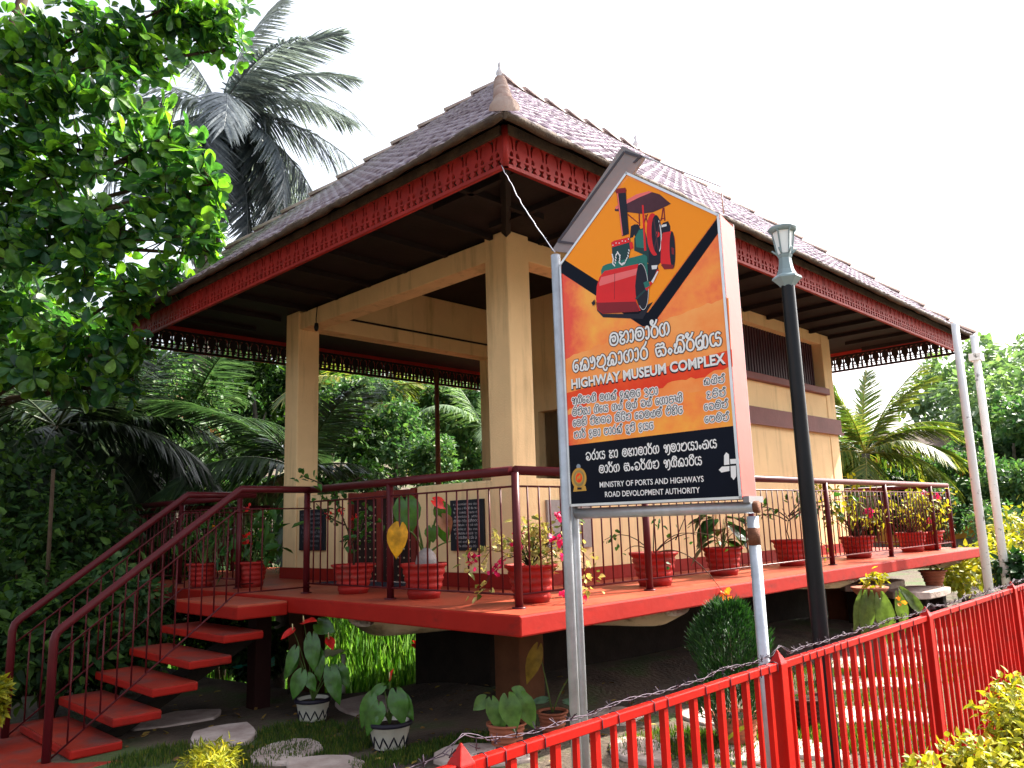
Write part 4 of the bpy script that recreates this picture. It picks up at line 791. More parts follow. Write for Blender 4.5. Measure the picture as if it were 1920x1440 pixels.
# emblem: gold oval with red centre and lion, on a base
def fl(pts, off, m): flat('emblem', pts, off, m)
fl(ell(1086, 897, 14, 20, 0, 24), 0.0020, M_GOLD); fl(ell(1086, 897, 10.5, 15.5, 0, 24), 0.0023, mat('print_olive', (0.30, 0.22, 0.08), 0.4, 0.2, 30, 0)); fl(ell(1086, 896, 7.5, 11, 0, 20), 0.0026, M_GOLD); fl(ell(1086, 896, 6, 9, 0, 20), 0.0028, M_SCARLET)
fl([(1082, 900), (1083, 894), (1086, 893), (1087, 890), (1089, 891), (1089, 895), (1088, 900), (1087, 897), (1085, 897), (1084, 900)], 0.0031, M_GOLD)
fl(ell(1085, 875, 4, 5, 0, 12), 0.0018, mat('print_grey_blue', (0.25, 0.30, 0.36), 0.4, 0.1, 4, 0)); fl([(1075, 922), (1077, 912), (1098, 911), (1100, 920)], 0.0016, M_GOLD); fl([(1083, 918), (1083, 914), (1091, 914), (1091, 918)], 0.0029, M_INK)
# pinwheel of four white pointers
for q in ([(1358, 872), (1358, 854), (1362, 848), (1367, 852), (1368, 871)], [(1370, 870), (1369, 861), (1386, 860), (1387, 869)], [(1348, 881), (1354, 875), (1368, 874), (1368, 883), (1353, 886)], [(1370, 874), (1380, 873), (1381, 893), (1376, 900), (1371, 894)]):
    flat('pointer', q, 0.0022, M_WHITE)

# ------------------------------------------------------------------ lamp post and flag poles
lx, ly = 0.44, -1.72
lamp = empty('lamp_post', (lx, ly, -1.0), 'black garden lamp post with grey lantern head behind the red fence', 'lamp post')
b = B(); b.lathe([(0.042, -1.05), (0.042, 0.4), (0.038, 1.2), (0.036, 1.85)], 20, (lx, ly, 0)); b.build('pole', M_BLACK, lamp, True)
b = B(); z0 = 1.84; b.lathe([(0.036, -0.035), (0.048, -0.02), (0.068, 0.0), (0.080, 0.012), (0.076, 0.022), (0.054, 0.036), (0.042, 0.065), (0.036, 0.10), (0.033, 0.13), (0.038, 0.14), (0.042, 0.15), (0.03, 0.155)], 6, (lx, ly, z0), smooth=False); b.build('collar', M_LAMPHEAD, lamp, True)
b = B()
for k in range(6):
    a = 2 * PI * k / 6; d = Vector((math.cos(a), math.sin(a), 0)); o = Vector((lx, ly, z0 + 0.15)); b.tube([o + d * 0.035, o + d * 0.042 + Vector((0, 0, 0.02)), o + d * 0.058 + Vector((0, 0, 0.125)), o + d * 0.072 + Vector((0, 0, 0.14))], 0.0045, 5); b.tube([o + d * 0.036, o + d * 0.066 + Vector((0, 0, 0.03))], 0.005, 5)
b.build('lantern_frame', M_LAMPHEAD, lamp, True)
b = B(); b.lathe([(0.036, 0.155), (0.054, 0.283)], 6, (lx, ly, z0), smooth=False); b.build('lantern_glass', M_GLASSL, lamp, True)
b = B(); b.lathe([(0.0, 0.282), (0.064, 0.284), (0.082, 0.300), (0.074, 0.308), (0.038, 0.320), (0.012, 0.328), (0.0, 0.335)], 12, (lx, ly, z0)); b.build('lantern_cap', M_LAMPHEAD, lamp, True)
for (pa, pb, d, lb) in (((1855, 1110), (1801, 585), 10.0, 'left of two flaking white flag poles at the platform end'), ((1888, 1100), (1836, 610), 10.4, 'right of two flaking white flag poles, with a clamp near its top')):
    base = at(*pa, d); z0 = gz(base.x, base.y); top = at(*pb, d); zt = top.z
    fp = empty('flag_pole', (base.x, base.y, z0), lb, 'flag pole', 'white flag poles'); b = B(); b.tube([(base.x, base.y, z0 - 0.1), (base.x, base.y, 1.4), (base.x + 0.01, base.y, zt)], [0.054, 0.052, 0.046], 14); b.build('pole', M_FLAG, fp, True)
    if pa[0] > 1870: b = B(); b.box((base.x - 0.075, base.y - 0.075, zt - 0.36), (base.x + 0.085, base.y + 0.075, zt - 0.26)); b.build('clamp', M_FLAG, fp, True)

# ------------------------------------------------------------------ potted plants
def heart(b, base, d, up, L, W, droop=0.35, cup=0.25, n=7):
    """heart shaped leaf blade: base = where the stalk joins, d = direction of the tip, up = face normal"""
    d = Vector(d).normalized(); up = Vector(up); s = d.cross(up).normalized(); up = s.cross(d); base = Vector(base)
    V = []; F = []; prof = [(-0.20, 0.34), (-0.10, 0.62), (0.10, 0.92), (0.30, 1.0), (0.52, 0.84), (0.74, 0.50), (0.90, 0.20), (1.0, 0.0)]
    for t, wd in prof:
        c = base + d * (L * t) - up * (droop * L * max(0, t) ** 1.7); notch = 0.0 if t >= 0 else -t
        for k in (-1, -0.5, 0, 0.5, 1):
            tt = 0.0 if (k == 0 and t < 0) else None
            p = (base if tt is not None else c) + s * (W * 0.5 * wd * k) + up * (cup * W * 0.5 * wd * abs(k) * (0.9 if abs(k) < 1 else 0.75)) + up * 0.02 * L * math.sin(9 * t + k * 2)
            V.append(p)
    for i in range(len(prof) - 1):
        for k in range(4): F.append((i * 5 + k, i * 5 + k + 1, i * 5 + k + 6, i * 5 + k + 5))
    b.add(V, F, 0, True)
def hearts(root, name, m, args):
    for a in args:
        b = B(); heart(b, *a); b.build(name, m, root)
def potprof(r1, r0, h): # ridged planter
    pr = [(0.0, 0.0), (r0, 0.0)]
    for i in range(4):
        z = h * (0.10 + 0.20 * i); r = r0 + (r1 - r0) * (z / h); pr += [(r, z), (r + 0.006, z + 0.006), (r + 0.006, z + h * 0.10), (r - 0.001, z + h * 0.125)]
    return pr + [(r1 * 0.99, h * 0.90), (r1 + 0.012, h * 0.92), (r1 + 0.014, h), (r1 - 0.008, h), (r1 - 0.015, h * 0.9), (0, h * 0.88)]
def pot(loc, label, r1, r0, h, m=None, group='red flower pots along the platform rail', rz=0.0, seg=28):
    root = empty('potted_plant', loc, label, 'potted plant', group, rz); b = B(); b.lathe(potprof(r1, r0, h), seg); b.build('pot', m or M_POT, root)
    b = B(); b.lathe([(0, h * 0.93), (r1 * 0.5, h * 0.94), (r1 - 0.012, h * 0.90)], 16); b.build('soil', M_SOIL, root); return root
def stems(root, list_pts, r=0.006, m=None, name='stem'):
    b = B()
    for p in list_pts: b.tube(p, [r * (1 - 0.6 * i / (len(p) - 1)) for i in range(len(p))], 6)
    return b.build(name, m or M_TWIG, root)
def sprig(root, tips, n, L, wr, m, spread=0.06, name='foliage', kind='ov', up=0.5):
    t = np.array([list(x) for x in tips]); idx = RNG.integers(0, len(t), n); Pp = t[idx] + RNG.normal(size=(n, 3)) * spread; D = RNG.normal(size=(n, 3)) + np.array([0, 0, -0.15]); N = RNG.normal(size=(n, 3)) * 0.5 + np.array([0, 0, up + 0.3])
    return link(name, leaves(name, Pp, D, N, L * (0.6 + 0.8 * RNG.random(n)), L * wr * (0.7 + 0.6 * RNG.random(n)), 0.3, 0.25, kind), m, root)
def flowers(root, pts, m, r=0.03, n=7, name='flower'):
    for p in pts:
        Pp = np.repeat(np.array([list(p)]), n, 0); D = RNG.normal(size=(n, 3)); N = RNG.normal(size=(n, 3))
        link(name, leaves(name, Pp + RNG.normal(size=(n, 3)) * r * 0.3, D, N, r * (0.8 + 0.5 * RNG.random(n)), r * 0.9, 0.3, 0.1, 'ob'), m, root)
def arc(a, b_, h, n=6):
    a = Vector(a); b_ = Vector(b_); return [a.lerp(b_, i / n) + Vector((0, 0, h * 4 * (i / n) * (1 - i / n))) for i in range(n + 1)]
VIEW = Vector((-0.70, -0.70, 0.1)); RT = Vector((0.705, -0.709, 0))
def vp(r, z, d=0.0): return RT * r + Vector((0, 0, z)) + VIEW * d         # r metres to the viewer's right, z up
# 1 spiky plant, 2 anthurium by the left railing
q = pot((0.20, 4.95, 0), 'red pot with spiky plant farthest left beyond the stairs', 0.165, 0.105, 0.25)
t = [vp(random.uniform(-.25, .25), random.uniform(.35, .75)) for _ in range(16)]; stems(q, [arc((0, 0, .22), p, 0.05) for p in t], 0.005, M_STEM); sprig(q, t, 90, 0.14, 0.22, L_SHRUB, 0.08, kind='la')
flowers(q, [vp(0.10, 0.62, .05)], L_ORF, 0.03)
q = pot((0.46, 4.35, 0), 'red pot with broad leaved plant and small red flowers beside the left pillar', 0.165, 0.105, 0.26)
t = [vp(random.uniform(-.22, .26), random.uniform(.35, .80)) for _ in range(14)]; stems(q, [arc((0, 0, .22), p, 0.03) for p in t], 0.006, M_STEM); sprig(q, t, 60, 0.15, 0.5, L_SHRUB, 0.06)
flowers(q, [vp(-.02, 0.80, .1), vp(-.04, .50, .12), vp(-.02, .44, .12)], L_REDF, 0.045)
# 3 hibiscus
q = pot((0.50, 2.56, 0), 'red pot with upright hibiscus shrub of small leaves and red flowers', 0.185, 0.125, 0.255)
tr = [[(0, 0, .2), vp(.01, .34), vp(-.03, .50), vp(-.12, .72), vp(-.16, .92)], [vp(-.02, .42), vp(.06, .55), vp(.10, .70)], [vp(-.08, .6), vp(-.2, .66), vp(-.34, .80)], [vp(-.15, .85), vp(-.30, .98), vp(-.48, 1.06)], [vp(-.14, .90), vp(.0, 1.0), vp(.12, 1.05)]]
stems(q, tr, 0.010); tips = [vp(-.12, .72), vp(-.16, .92), vp(.10, .62), vp(.06, .55), vp(.10, .72), vp(-.22, .68), vp(-.30, .98), vp(-.45, 1.04), vp(.0, 1.0), vp(.12, 1.05), vp(-.05, .45), vp(-.15, .80), vp(-.20, .85), vp(.13, .50)]
sprig(q, tips, 150, 0.065, 0.65, L_SHRUB, 0.055); flowers(q, [vp(-.20, .68, .1), vp(-.10, .72, .1), vp(.03, .66, .1)], L_REDF, 0.035)
# 4 large leaved arum with a yellow leaf
q = pot((0.49, 1.55, 0), 'red pot with tall arum, one huge green leaf and one yellowed hanging leaf', 0.18, 0.125, 0.275)
b = B(); b.lathe([(0, .40), (.04, .385), (.075, .34), (.09, .28), (.07, .22)], 12, tuple(vp(.02, 0))); b.build('bulb', mat('grey_corm', (0.30, 0.26, 0.25), 0.8, 0.2, 12, 0.3), q)
stems(q, [arc(vp(0, .34), vp(-.13, .76, .06), .10), arc(vp(0, .34), vp(-.13, .52, .16), .06), arc(vp(.02, .34), vp(.06, .54, .04), .03), arc(vp(.03, .34), vp(.15, .74), .05), arc(vp(.03, .34), vp(.13, .66), .05), arc(vp(.03, .34), vp(.22, .44), .02)], 0.011, M_STEM, 'stalk')
hearts(q, 'leaf', L_ANTH, [(vp(-.135, .76, .08), vp(.06, -.30, .02), VIEW + Vector((0, 0, .25)), .26, .23, .10, .12)])
hearts(q, 'yellow_leaf', L_GOLDLEAF, [(vp(-.17, .54, .20), vp(-.05, -.30, .03), VIEW + RT * -.35, .24, .19, .16, .2)])
hearts(q, 'leaf', L_ANTH, [(vp(.07, .545, .06), vp(.02, -.2, .0), VIEW, .12, .12, .1, .2), (vp(.15, .72, .06), vp(.05, -.2, .0), VIEW, .17, .15, .2, .2), (vp(.16, .56, .04), vp(.03, -.25, .0), VIEW - RT * .5, .15, .12, .2, .2), (vp(-.17, .74, -.05), vp(-.02, -.3, 0), VIEW, .22, .2, .2, .2)])
hearts(q, 'withered_leaf', L_BROWN, [(vp(.16, .62, .09), vp(.10, -.16, 0), VIEW + RT * .4, .15, .13, .5, .5)])
hearts(q, 'spathe', L_REDF, [(vp(.10, .76, .08), vp(.12, -.06, 0), VIEW + Vector((0, 0, .5)), .13, .10, .3, .3)])
# 5 bougainvillea at the corner
q = pot((0.66, 0.52, 0), 'red pot with variegated bougainvillea and magenta flowers at the platform corner', 0.185, 0.125, 0.27)
tips = [vp(random.gauss(0.02, .17), .26 + abs(random.gauss(.14, .11)), random.uniform(-.05, .18)) for _ in range(30)] + [vp(-.42, .36, .1), vp(-.36, .28, .1), vp(-.30, .40), vp(-.46, .26, .1), vp(.35, .34, .05), vp(.42, .28, .1), vp(.27, .50, .1), vp(.24, .62, 0), vp(.45, .16, .1), vp(.36, .07, .2), vp(-.36, .06, .25), vp(-.34, .12, .22), vp(-.10, .55, .1), vp(-.18, .44, .1)]
stems(q, [arc((0, 0, .24), p, .06 + 0.10 * (p.z < .3)) for p in tips], 0.004); sprig(q, tips, 420, 0.055, 0.55, L_VAR, 0.04)
flowers(q, [vp(-.12, .43, .2), vp(-.09, .40, .2), vp(-.10, .46, .2), vp(.20, .42, .2), vp(.17, .44, .2), vp(.24, .40, .2), vp(.22, .58, .15), vp(-.42, .30, .15), vp(-.40, .33, .15), vp(-.24, .24, .2), vp(-.28, .22, .2), vp(-.20, .28, .2), vp(.27, .03, .25), vp(.33, .0, .25), vp(.22, .05, .25), vp(.30, .06, .25), vp(.22, .30, .2)], L_MAG, 0.04, 8)
# 6 bare twiggy plant
q = pot((2.22, 0.53, 0), 'red pot with nearly bare trailing twigs and one orange flower hanging over the edge', 0.20, 0.135, 0.285)
tw = [arc((0, 0, .26), vp(-.42, .40), .10), arc((0, 0, .26), vp(.05, .85), .05), arc((0, 0, .26), vp(.38, .42), .08), arc(vp(0, .27), vp(.62, .36), .12), arc(vp(.02, .27), Vector((.15, -.60, -.10)), .16, 9), arc(vp(0, .26), vp(-.25, .30), .06), arc(vp(.2, .38), vp(.32, .62), .0)]
stems(q, tw, 0.006); sprig(q, [w_[-1] for w_ in tw] + [vp(.26, .30), vp(-.33, .46), vp(.20, .42), vp(.1, .5), vp(.0, .12, .3)], 34, 0.05, 0.6, L_SHRUB, 0.05); flowers(q, [Vector((.15, -.58, -.08)), Vector((.19, -.56, -.06))], L_ORF, 0.05, 10)
# 7 dark broad leaf plant
q = pot((3.52, 0.62, 0), 'red pot with dense dark green drooping broad leaves right below the sign', 0.19, 0.13, 0.27)
LV = []
for i in range(20):
    a = random.uniform(0, 6.28); h = random.uniform(.30, .66); o = Vector((math.cos(a) * .12, math.sin(a) * .12, h)); LV.append((o, Vector((math.cos(a), math.sin(a), random.uniform(-.9, .1))), Vector((math.cos(a) * .6, math.sin(a) * .6, 1)), random.uniform(.20, .30), random.uniform(.12, .17), .35, .25))
hearts(q, 'leaf', leafmat('dark_aroid_leaf', [(0.012, 0.04, 0.014), (0.02, 0.06, 0.016), (0.035, 0.085, 0.02)], 0.2, 0.3), LV); stems(q, [arc((0, 0, .22), vp(random.uniform(-.14, .14), random.uniform(.3, .6)), .04) for _ in range(12)], 0.007, M_STEM, 'stalk')
# 8 thin spreading plant
q = pot((5.08, 0.66, 0), 'red pot with thin curved stem and sparse spreading leaves behind the lamp post', 0.20, 0.135, 0.29)
tw = [[(0, 0, .25), vp(-.03, .38), vp(.0, .52), vp(-.06, .64)], arc(vp(0, .52), vp(-.48, .60), .10), arc(vp(-.02, .5), vp(-.55, .42), .12), arc(vp(0, .5), vp(.45, .66), .05), arc(vp(0, .5), vp(.60, .50), .12), arc(vp(0, .55), vp(.25, .80), .0), arc(vp(0, .55), vp(.75, .72), .06), arc(vp(0, .26), vp(.42, .20), .05)]
stems(q, tw, 0.008); sprig(q, [p for w_ in tw[1:7] for p in w_[2:]], 110, 0.075, 0.6, L_SHRUB, 0.045); sprig(q, [tw[4][-1], tw[6][-1], vp(.5, .72), vp(.6, .58), tw[7][-1]], 40, 0.08, 0.6, L_YEL, 0.06, 'yellow_foliage')
def bushy(loc, label, cols, n, hh, sp_, fl_=None, r=0.19):
    q = pot(loc, label, r, r * .68, .27); tips = [vp(random.gauss(0, sp_), random.uniform(.36, hh), random.uniform(-.2, .2)) for _ in range(26)]
    stems(q, [arc((0, 0, .22), p, .03) for p in tips], 0.006); sprig(q, tips, n, .075, .5, cols, .06)
    if fl_: flowers(q, fl_, L_MAG, .06, 10)
    return q
bushy((6.75, .58, 0), 'red pot with tall thin yellow leaved croton at the building corner', L_YEL, 150, 1.0, .28, [vp(.1, .55, .2)], .21)
bushy((8.45, .50, 0), 'red pot with leafy yellow green croton, second from the far right end', L_YEL, 170, .85, .26, None, .20)
bushy((9.05, .46, 0), 'red pot with bushy bougainvillea and bright pink flowers at the far right end', L_YEL, 220, .80, .16, [vp(-.02, .80, .1), vp(.14, .76, .1), vp(.10, .72, .1), vp(-.04, .42, .1)], .20)
# ---- ground level pots
def zigpot(loc, label, r1, r0, h):
    root = empty('potted_plant', loc, label, 'potted plant', 'white zigzag pots before the stairs'); b = B(); b.lathe([(0, 0), (r0, 0), (r0 + .008, .02), (r1, h - .03), (r1 + .012, h - .025), (r1 + .014, h), (r1 - .006, h), (r1 - .012, h - .03), (0, h - .04)], 30); b.build('pot', M_WPOT, root)
    b = B(); b.lathe([(r1 + .0135, h - .026), (r1 + .0155, h - .024), (r1 + .0165, h + .001), (r1 + .004, h + .003), (r1 - .008, h + .001)], 30); b.lathe([(r0 + .009, .004), (r0 + .012, .012), (r0 + .010, .022)], 30)
    n = 11; pts = []
    for i in range(2 * n + 1):
        a = 2 * PI * i / (2 * n); z = .035 if i % 2 == 0 else h * .56; r = r0 + .008 + (r1 - r0 - .008) * (z - .02) / (h - .05) + .002
        pts.append((r * math.cos(a), r * math.sin(a), z))
    full = []
    for i in range(2 * n):
        for k in range(4): p = Vector(pts[i]).lerp(Vector(pts[i + 1]), k / 4); f = 1 + 0.006; full.append((p.x * f, p.y * f, p.z))
    b.tube(full + [full[0]], .0055, 5, 0, False); b.build('zigzag_band', M_INK, root)
    b = B(); b.lathe([(0, h - .02), (r1 - .014, h - .028)], 16); b.build('soil', M_SOIL, root); return root
def anth(root, specs, reds, h, lm=None):
    st_ = []; LV = []
    for (r, z, d, dx, dz, L, W_) in specs:
        L *= .80; W_ *= .85; o = vp(r * .95, z * .93, d); LV.append((o, RT * dx + Vector((0, 0, dz)) + VIEW * .25, VIEW + Vector((0, 0, .35)) - RT * dx * .4, L, W_, .15, .22)); st_.append(arc((0, 0, h), o, .05))
    hearts(root, 'leaf', lm or L_ANTH, LV); stems(root, st_, .006, M_STEM, 'stalk')
    for (r, z, d, dx, dz, L) in reds:
        b = B(); o = vp(r, z, d); heart(b, o, RT * dx + Vector((0, 0, dz)) + VIEW * .4, VIEW * .5 + Vector((0, 0, 1)), L, L * .75, .1, .2); b.build('spathe', L_REDF, root); stems(root, [arc((0, 0, h), o, .06)], .005, M_STEM, 'stalk'); b = B(); b.tube([o, o + Vector((0, 0, .05)) + VIEW * .02], [.007, .004], 8); b.build('spadix', mat('cream_spadix', (.6, .5, .25), .6, .1, 9, 0), root)
q = zigpot((0.02, 1.38, gz(.02, 1.38)), 'white pot with black zigzags and arched anthurium leaves, nearer the camera', .148, .105, .20)
anth(q, [(-.13, .40, .08, -.3, -1, .27, .14), (-.07, .34, .10, -.1, -1, .20, .14), (.06, .42, .06, .25, -1, .28, .18), (.10, .40, .05, .45, -.9, .24, .12), (-.05, .47, .02, -.8, -.5, .16, .09), (-.10, .30, .1, -.3, -1, .22, .11)], [(.01, .49, .05, .3, 1, .09)], .17)
q = zigpot((0.08, 2.52, gz(.08, 2.52)), 'white zigzag pot half hidden by tall anthurium with red flowers, behind near the stairs', .135, .10, .19)
anth(q, [(-.15, .62, .05, -.3, -1, .26, .12), (.05, .84, .05, .5, -.2, .22, .18), (.0, .72, .06, .1, -1, .34, .17), (.05, .60, .05, .1, -1, .30, .14), (-.08, .42, .1, -.3, -1, .26, .16), (-.02, .40, .1, .5, -1, .18, .12), (.17, .44, .08, .3, -1, .36, .17), (.24, .46, .05, .5, -1, .24, .14), (-.16, .55, 0, -.5, -1, .24, .12)], [(-.06, .80, .1, .6, .1, .15), (-.15, .74, .1, -.7, -.5, .12), (.15, .66, .1, .3, -.5, .11)], .16)
q = pot((.47, .63, gz(.47, .63)), 'terracotta pot with drooping glossy heart leaves just behind the fence', .13, .10, .17, M_TERRA, 'pots on the ground', 0, 20)
anth(q, [(.02, .36, .1, .2, -1, .28, .19), (.12, .36, .06, .4, -1, .27, .17), (.06, .40, .02, .5, -.3, .16, .15), (-.10, .34, .06, .2, -1, .24, .13), (-.15, .36, .04, -.6, -.5, .14, .12), (-.04, .28, .06, .0, -1, .22, .11)], [], .15, leafmat('pale_heart_leaf', [(0.07, 0.16, 0.03), (0.12, 0.23, 0.05)], .3, .25))
q = pot((1.05, .72, gz(1.05, .72)), 'small pot with one tall yellow brown leaf behind the left sign poles', .11, .085, .15, M_TERRA, 'pots on the ground', 0, 20)
hearts(q, 'yellow_leaf', leafmat('olive_brown_leaf', [(0.20, 0.13, 0.015), (0.28, 0.17, 0.02)], .3, .5), [(vp(-.10, .60, .05), RT * -.35 + Vector((0, 0, -1)), VIEW, .27, .12, .1, .35), (vp(.20, .42, .05), RT * .3 + Vector((0, 0, -1)), VIEW - RT, .16, .06, .1, .3)]); stems(q, [arc((0, 0, .13), vp(-.09, .62), .02), arc((0, 0, .13), vp(.2, .44), .05)], .006, M_STEM, 'stalk')
hearts(q, 'leaf', leafmat('blue_green_leaf', [(0.10, 0.20, 0.13), (0.13, 0.24, 0.15)], .3, .4), [(vp(-.05, .24, .1), RT * -1 + Vector((0, 0, -.1)), Vector((0, 0, 1)) + VIEW * .5, .13, .09, .1, .2), (vp(.10, .22, .1), RT + Vector((0, 0, -.1)), Vector((0, 0, 1)) + VIEW * .5, .13, .09, .1, .2)])
# conifer in a pot
q = pot((1.62, -.50, gz(1.62, -.5)), 'dark clay pot with dense rounded green conifer beneath the sign', .16, .12, .20, M_TERRA, 'pots on the ground', 0, 20)
n = 5200; hgt = RNG.random(n) ** 0.8; rad = .25 * np.sqrt(np.clip(1 - (np.abs(hgt - .42) / .60) ** 3.0, 0.0, 1)) * (0.35 + .65 * RNG.random(n) ** .4) * (1 + .18 * np.sin(11 * hgt + RNG.random(n))); an = RNG.random(n) * 6.283
Pp = np.stack([rad * np.cos(an), rad * np.sin(an), .16 + hgt * .78], 1); D = np.stack([np.cos(an) * .55, np.sin(an) * .55, .9 + 0 * an], 1) + RNG.normal(size=(n, 3)) * .3
link('foliage', leaves('foliage', Pp, D, RNG.normal(size=(n, 3)), .055 + .04 * RNG.random(n), .010, .2, -.1, 'la'), L_CON, q); stems(q, [[(0, 0, .15), (0, 0, .75)]], .02)
hearts(q, 'yellow_leaf', L_YEL, [(vp(.0, .14, .22), RT * -1 + Vector((0, 0, -.4)), VIEW + Vector((0, 0, 1)), .20, .03, .5, .2), (vp(.12, .16, .22), RT * .8 + Vector((0, 0, -.2)), VIEW + Vector((0, 0, 1)), .18, .03, .5, .2)])
q = pot((2.45, -.62, gz(2.45, -.62)), 'dark brown empty clay pot among flagstones behind the tall fence post', .17, .12, .20, mat('dark_clay', (0.075, 0.025, 0.018), .8, .2, 8, .2), 'pots on the ground', 0, 20); sprig(q, [vp(0, .22), vp(.05, .24)], 14, .06, .4, L_SHRUB, .05)
# raised bowl with drooping big leaves, rough table and concrete seats at the far right
bx = atz(1640, 1170, -0.9); bx = Vector((6.2, .05, gz(6.2, .05)))
def place(px, py, y): return aty(px, py, y)
o = place(1632, 1118, -.35); q = empty('potted_plant', (o.x, o.y, gz(o.x, o.y)), 'terracotta bowl on a stump with big drooping variegated leaves under the platform edge', 'potted plant', 'pots on the ground'); zr = o.z - gz(o.x, o.y)
b = B(); b.lathe([(0, zr - .02), (.10, zr - .01), (.17, zr + .07), (.18, zr + .09), (.16, zr + .09), (0, zr + .06)], 22); b.build('pot', M_TERRA, q); b = B(); b.lathe([(.11, 0), (.10, zr * .5), (.11, zr - .025), (0, zr - .02)], 10); b.build('stump', M_BARK, q)
sprig(q, [vp(random.uniform(-.12, .15), zr + random.uniform(.09, .2)) for _ in range(8)], 70, .06, .5, L_YEL, .03)
LV = []
for (r, z, dx, L, W_) in ((-.10, -.02, -.2, .42, .16), (.02, -.05, .15, .46, .20), (.20, -.02, .1, .36, .13), (.28, .0, .8, .34, .12), (.24, .04, .9, .24, .10), (-.16, .0, -.3, .36, .12)): LV.append((vp(r, zr + z, .18), RT * dx + Vector((0, 0, -1)), VIEW + Vector((0, 0, .3)), L, W_, .1, .3))
hearts(q, 'leaf', leafmat('pale_banded_leaf', [(0.03, 0.08, 0.02), (0.06, 0.12, 0.03), (0.30, 0.28, 0.08)], .3, .35), LV); flowers(q, [vp(.16, zr - .06, .25)], L_ORF, .05, 5)
def slab(name, pxc, y, w_, d_, th, lb, cat, grp):
    o = place(*pxc, y); g = gz(o.x, o.y); root = empty(name, (o.x, o.y, g), lb, cat, grp); zt = o.z - g
    b = B(); rr_ = random.Random(len(lb)); poly = []
    for i in range(14): a = 2 * PI * i / 14; k = 1 / max(abs(math.cos(a)), abs(math.sin(a))) ** .8; poly.append((math.cos(a) * w_ * k * rr_.uniform(.93, 1.05), math.sin(a) * d_ * k * rr_.uniform(.93, 1.05)))
    b.prism(poly, zt - th, zt); b.build('top', M_STONE, root, bevel=.012)
    for sx in (-.6, .6): b = B(); b.box((sx * w_ - .07, -d_ * .7, 0), (sx * w_ + .07, d_ * .7, zt - th - .002)); b.build('leg', M_DARKC, root, bevel=.01)
    return o
slab('stone_bench', (1722, 1104), .30, .55, .30, .09, 'long pale stone bench carrying a small terracotta pot', 'bench', 'stone seats under the far end')
slab('stone_bench', (1635, 1090), 1.1, .62, .30, .10, 'pale stone bench half hidden behind the leafy bowl', 'bench', 'stone seats under the far end')
o = place(1752, 1100, .30); q = pot((o.x, o.y, o.z + .003), 'small terracotta pot standing on the stone bench at the far right', .17, .10, .22, M_TERRA, 'pots on the ground', 0, 20); sprig(q, [vp(0, .24)], 20, .06, .5, L_SHRUB, .06)

# ------------------------------------------------------------------ flagstones, sheets and small things on the ground
STN = [((535, 1412), .40, .20, 'bright flat flagstone in the grass right of the yellow tuft'), ((418, 1388), .42, .22, 'broad flagstone just behind the yellow tuft'), ((690, 1322), .50, .22, 'shaded flagstone behind the nearer zigzag pot'), ((330, 1350), .45, .30, 'grey flagstone beside the lowest tread'), ((905, 1428), .42, .2, 'flagstone before the terracotta heart leaf pot'), ((610, 1445), .4, .2, 'flagstone cut by the lower edge of the photo'),
       ((1150, 1345), .40, .2, 'flagstone behind the fence left of the sign poles'), ((1195, 1415), .34, .2, 'flagstone right of the sign poles, low in the picture'), ((1330, 1345), .36, .2, 'flagstone left of the conifer pot'), ((1415, 1412), .36, .2, 'flagstone at the foot of the conifer'),
       ((1520, 1405), .30, .18, 'sunlit flagstone right of the lamp post foot'), ((1600, 1345), .36, .18, 'sunlit flagstone, third from the right along the fence'), ((1590, 1290), .40, .18, 'flagstone in the second row behind the fence'), ((1660, 1290), .36, .18, 'bright flagstone seen between the fence bars'), ((1690, 1240), .42, .2, 'flagstone in the third row near the bowl plant'), ((1590, 1245), .42, .2, 'flagstone in the shade of the platform'), ((1760, 1215), .42, .2, 'flagstone close to the stone bench'), ((1700, 1345), .30, .18, 'flagstone near the golden shrubs')]
for (p, a, c, lb) in STN:
    o = atz(*p, -1.0); g = gz(o.x, o.y); rr_ = random.Random(p[0]); n = 11; rot = rr_.uniform(0, 3.14); poly = []
    for i in range(n):
        an = 2 * PI * i / n; k = rr_.uniform(.82, 1.1); x, y = math.cos(an) * a * .88 * k, math.sin(an) * a * .62 * k; poly.append((x * math.cos(rot) - y * math.sin(rot), x * math.sin(rot) + y * math.cos(rot)))
    b = B(); b.prism(poly, -.06, .030); o2 = b.build('flagstone', M_STONE, bevel=.014); o2.location = (o.x, o.y, g); tag(o2, lb, 'flagstone', 'flagstones in the grass')
def sheet(name, pts, m, lb):
    b = B(); n = 8; P0, P1, P2, P3 = [Vector(p) for p in pts]; V = []
    for j in range(n + 1):
        for i in range(n + 1): u, v = i / n, j / n; p = P0.lerp(P1, u).lerp(P3.lerp(P2, u), v); V.append(p + Vector((0, 0, .012 * math.sin(i * 2.4))))
    k = len(V); V2 = [p - Vector((0, 0, .006)) for p in V]
    b.add(V + V2, [(j * (n + 1) + i, j * (n + 1) + i + 1, (j + 1) * (n + 1) + i + 1, (j + 1) * (n + 1) + i) for j in range(n) for i in range(n)] + [(k + j * (n + 1) + i, k + (j + 1) * (n + 1) + i, k + (j + 1) * (n + 1) + i + 1, k + j * (n + 1) + i + 1) for j in range(n) for i in range(n)], 0, True); tag(b.build(name, m), lb, 'sheet')
sheet('plastic_sheet', [at(425, 1252, 8.4), at(515, 1248, 8.2), at(515, 1231, 9.0), at(470, 1242, 9.2)], M_TEAL, 'teal green plastic sheet lying in the dark beside the stairs')
sheet('plastic_sheet', [at(590, 1235, 8.6), at(628, 1228, 8.6), at(652, 1218, 9.4), at(590, 1218, 9.4)], M_PALEB, 'pale blue white sheet in the dark under the platform')
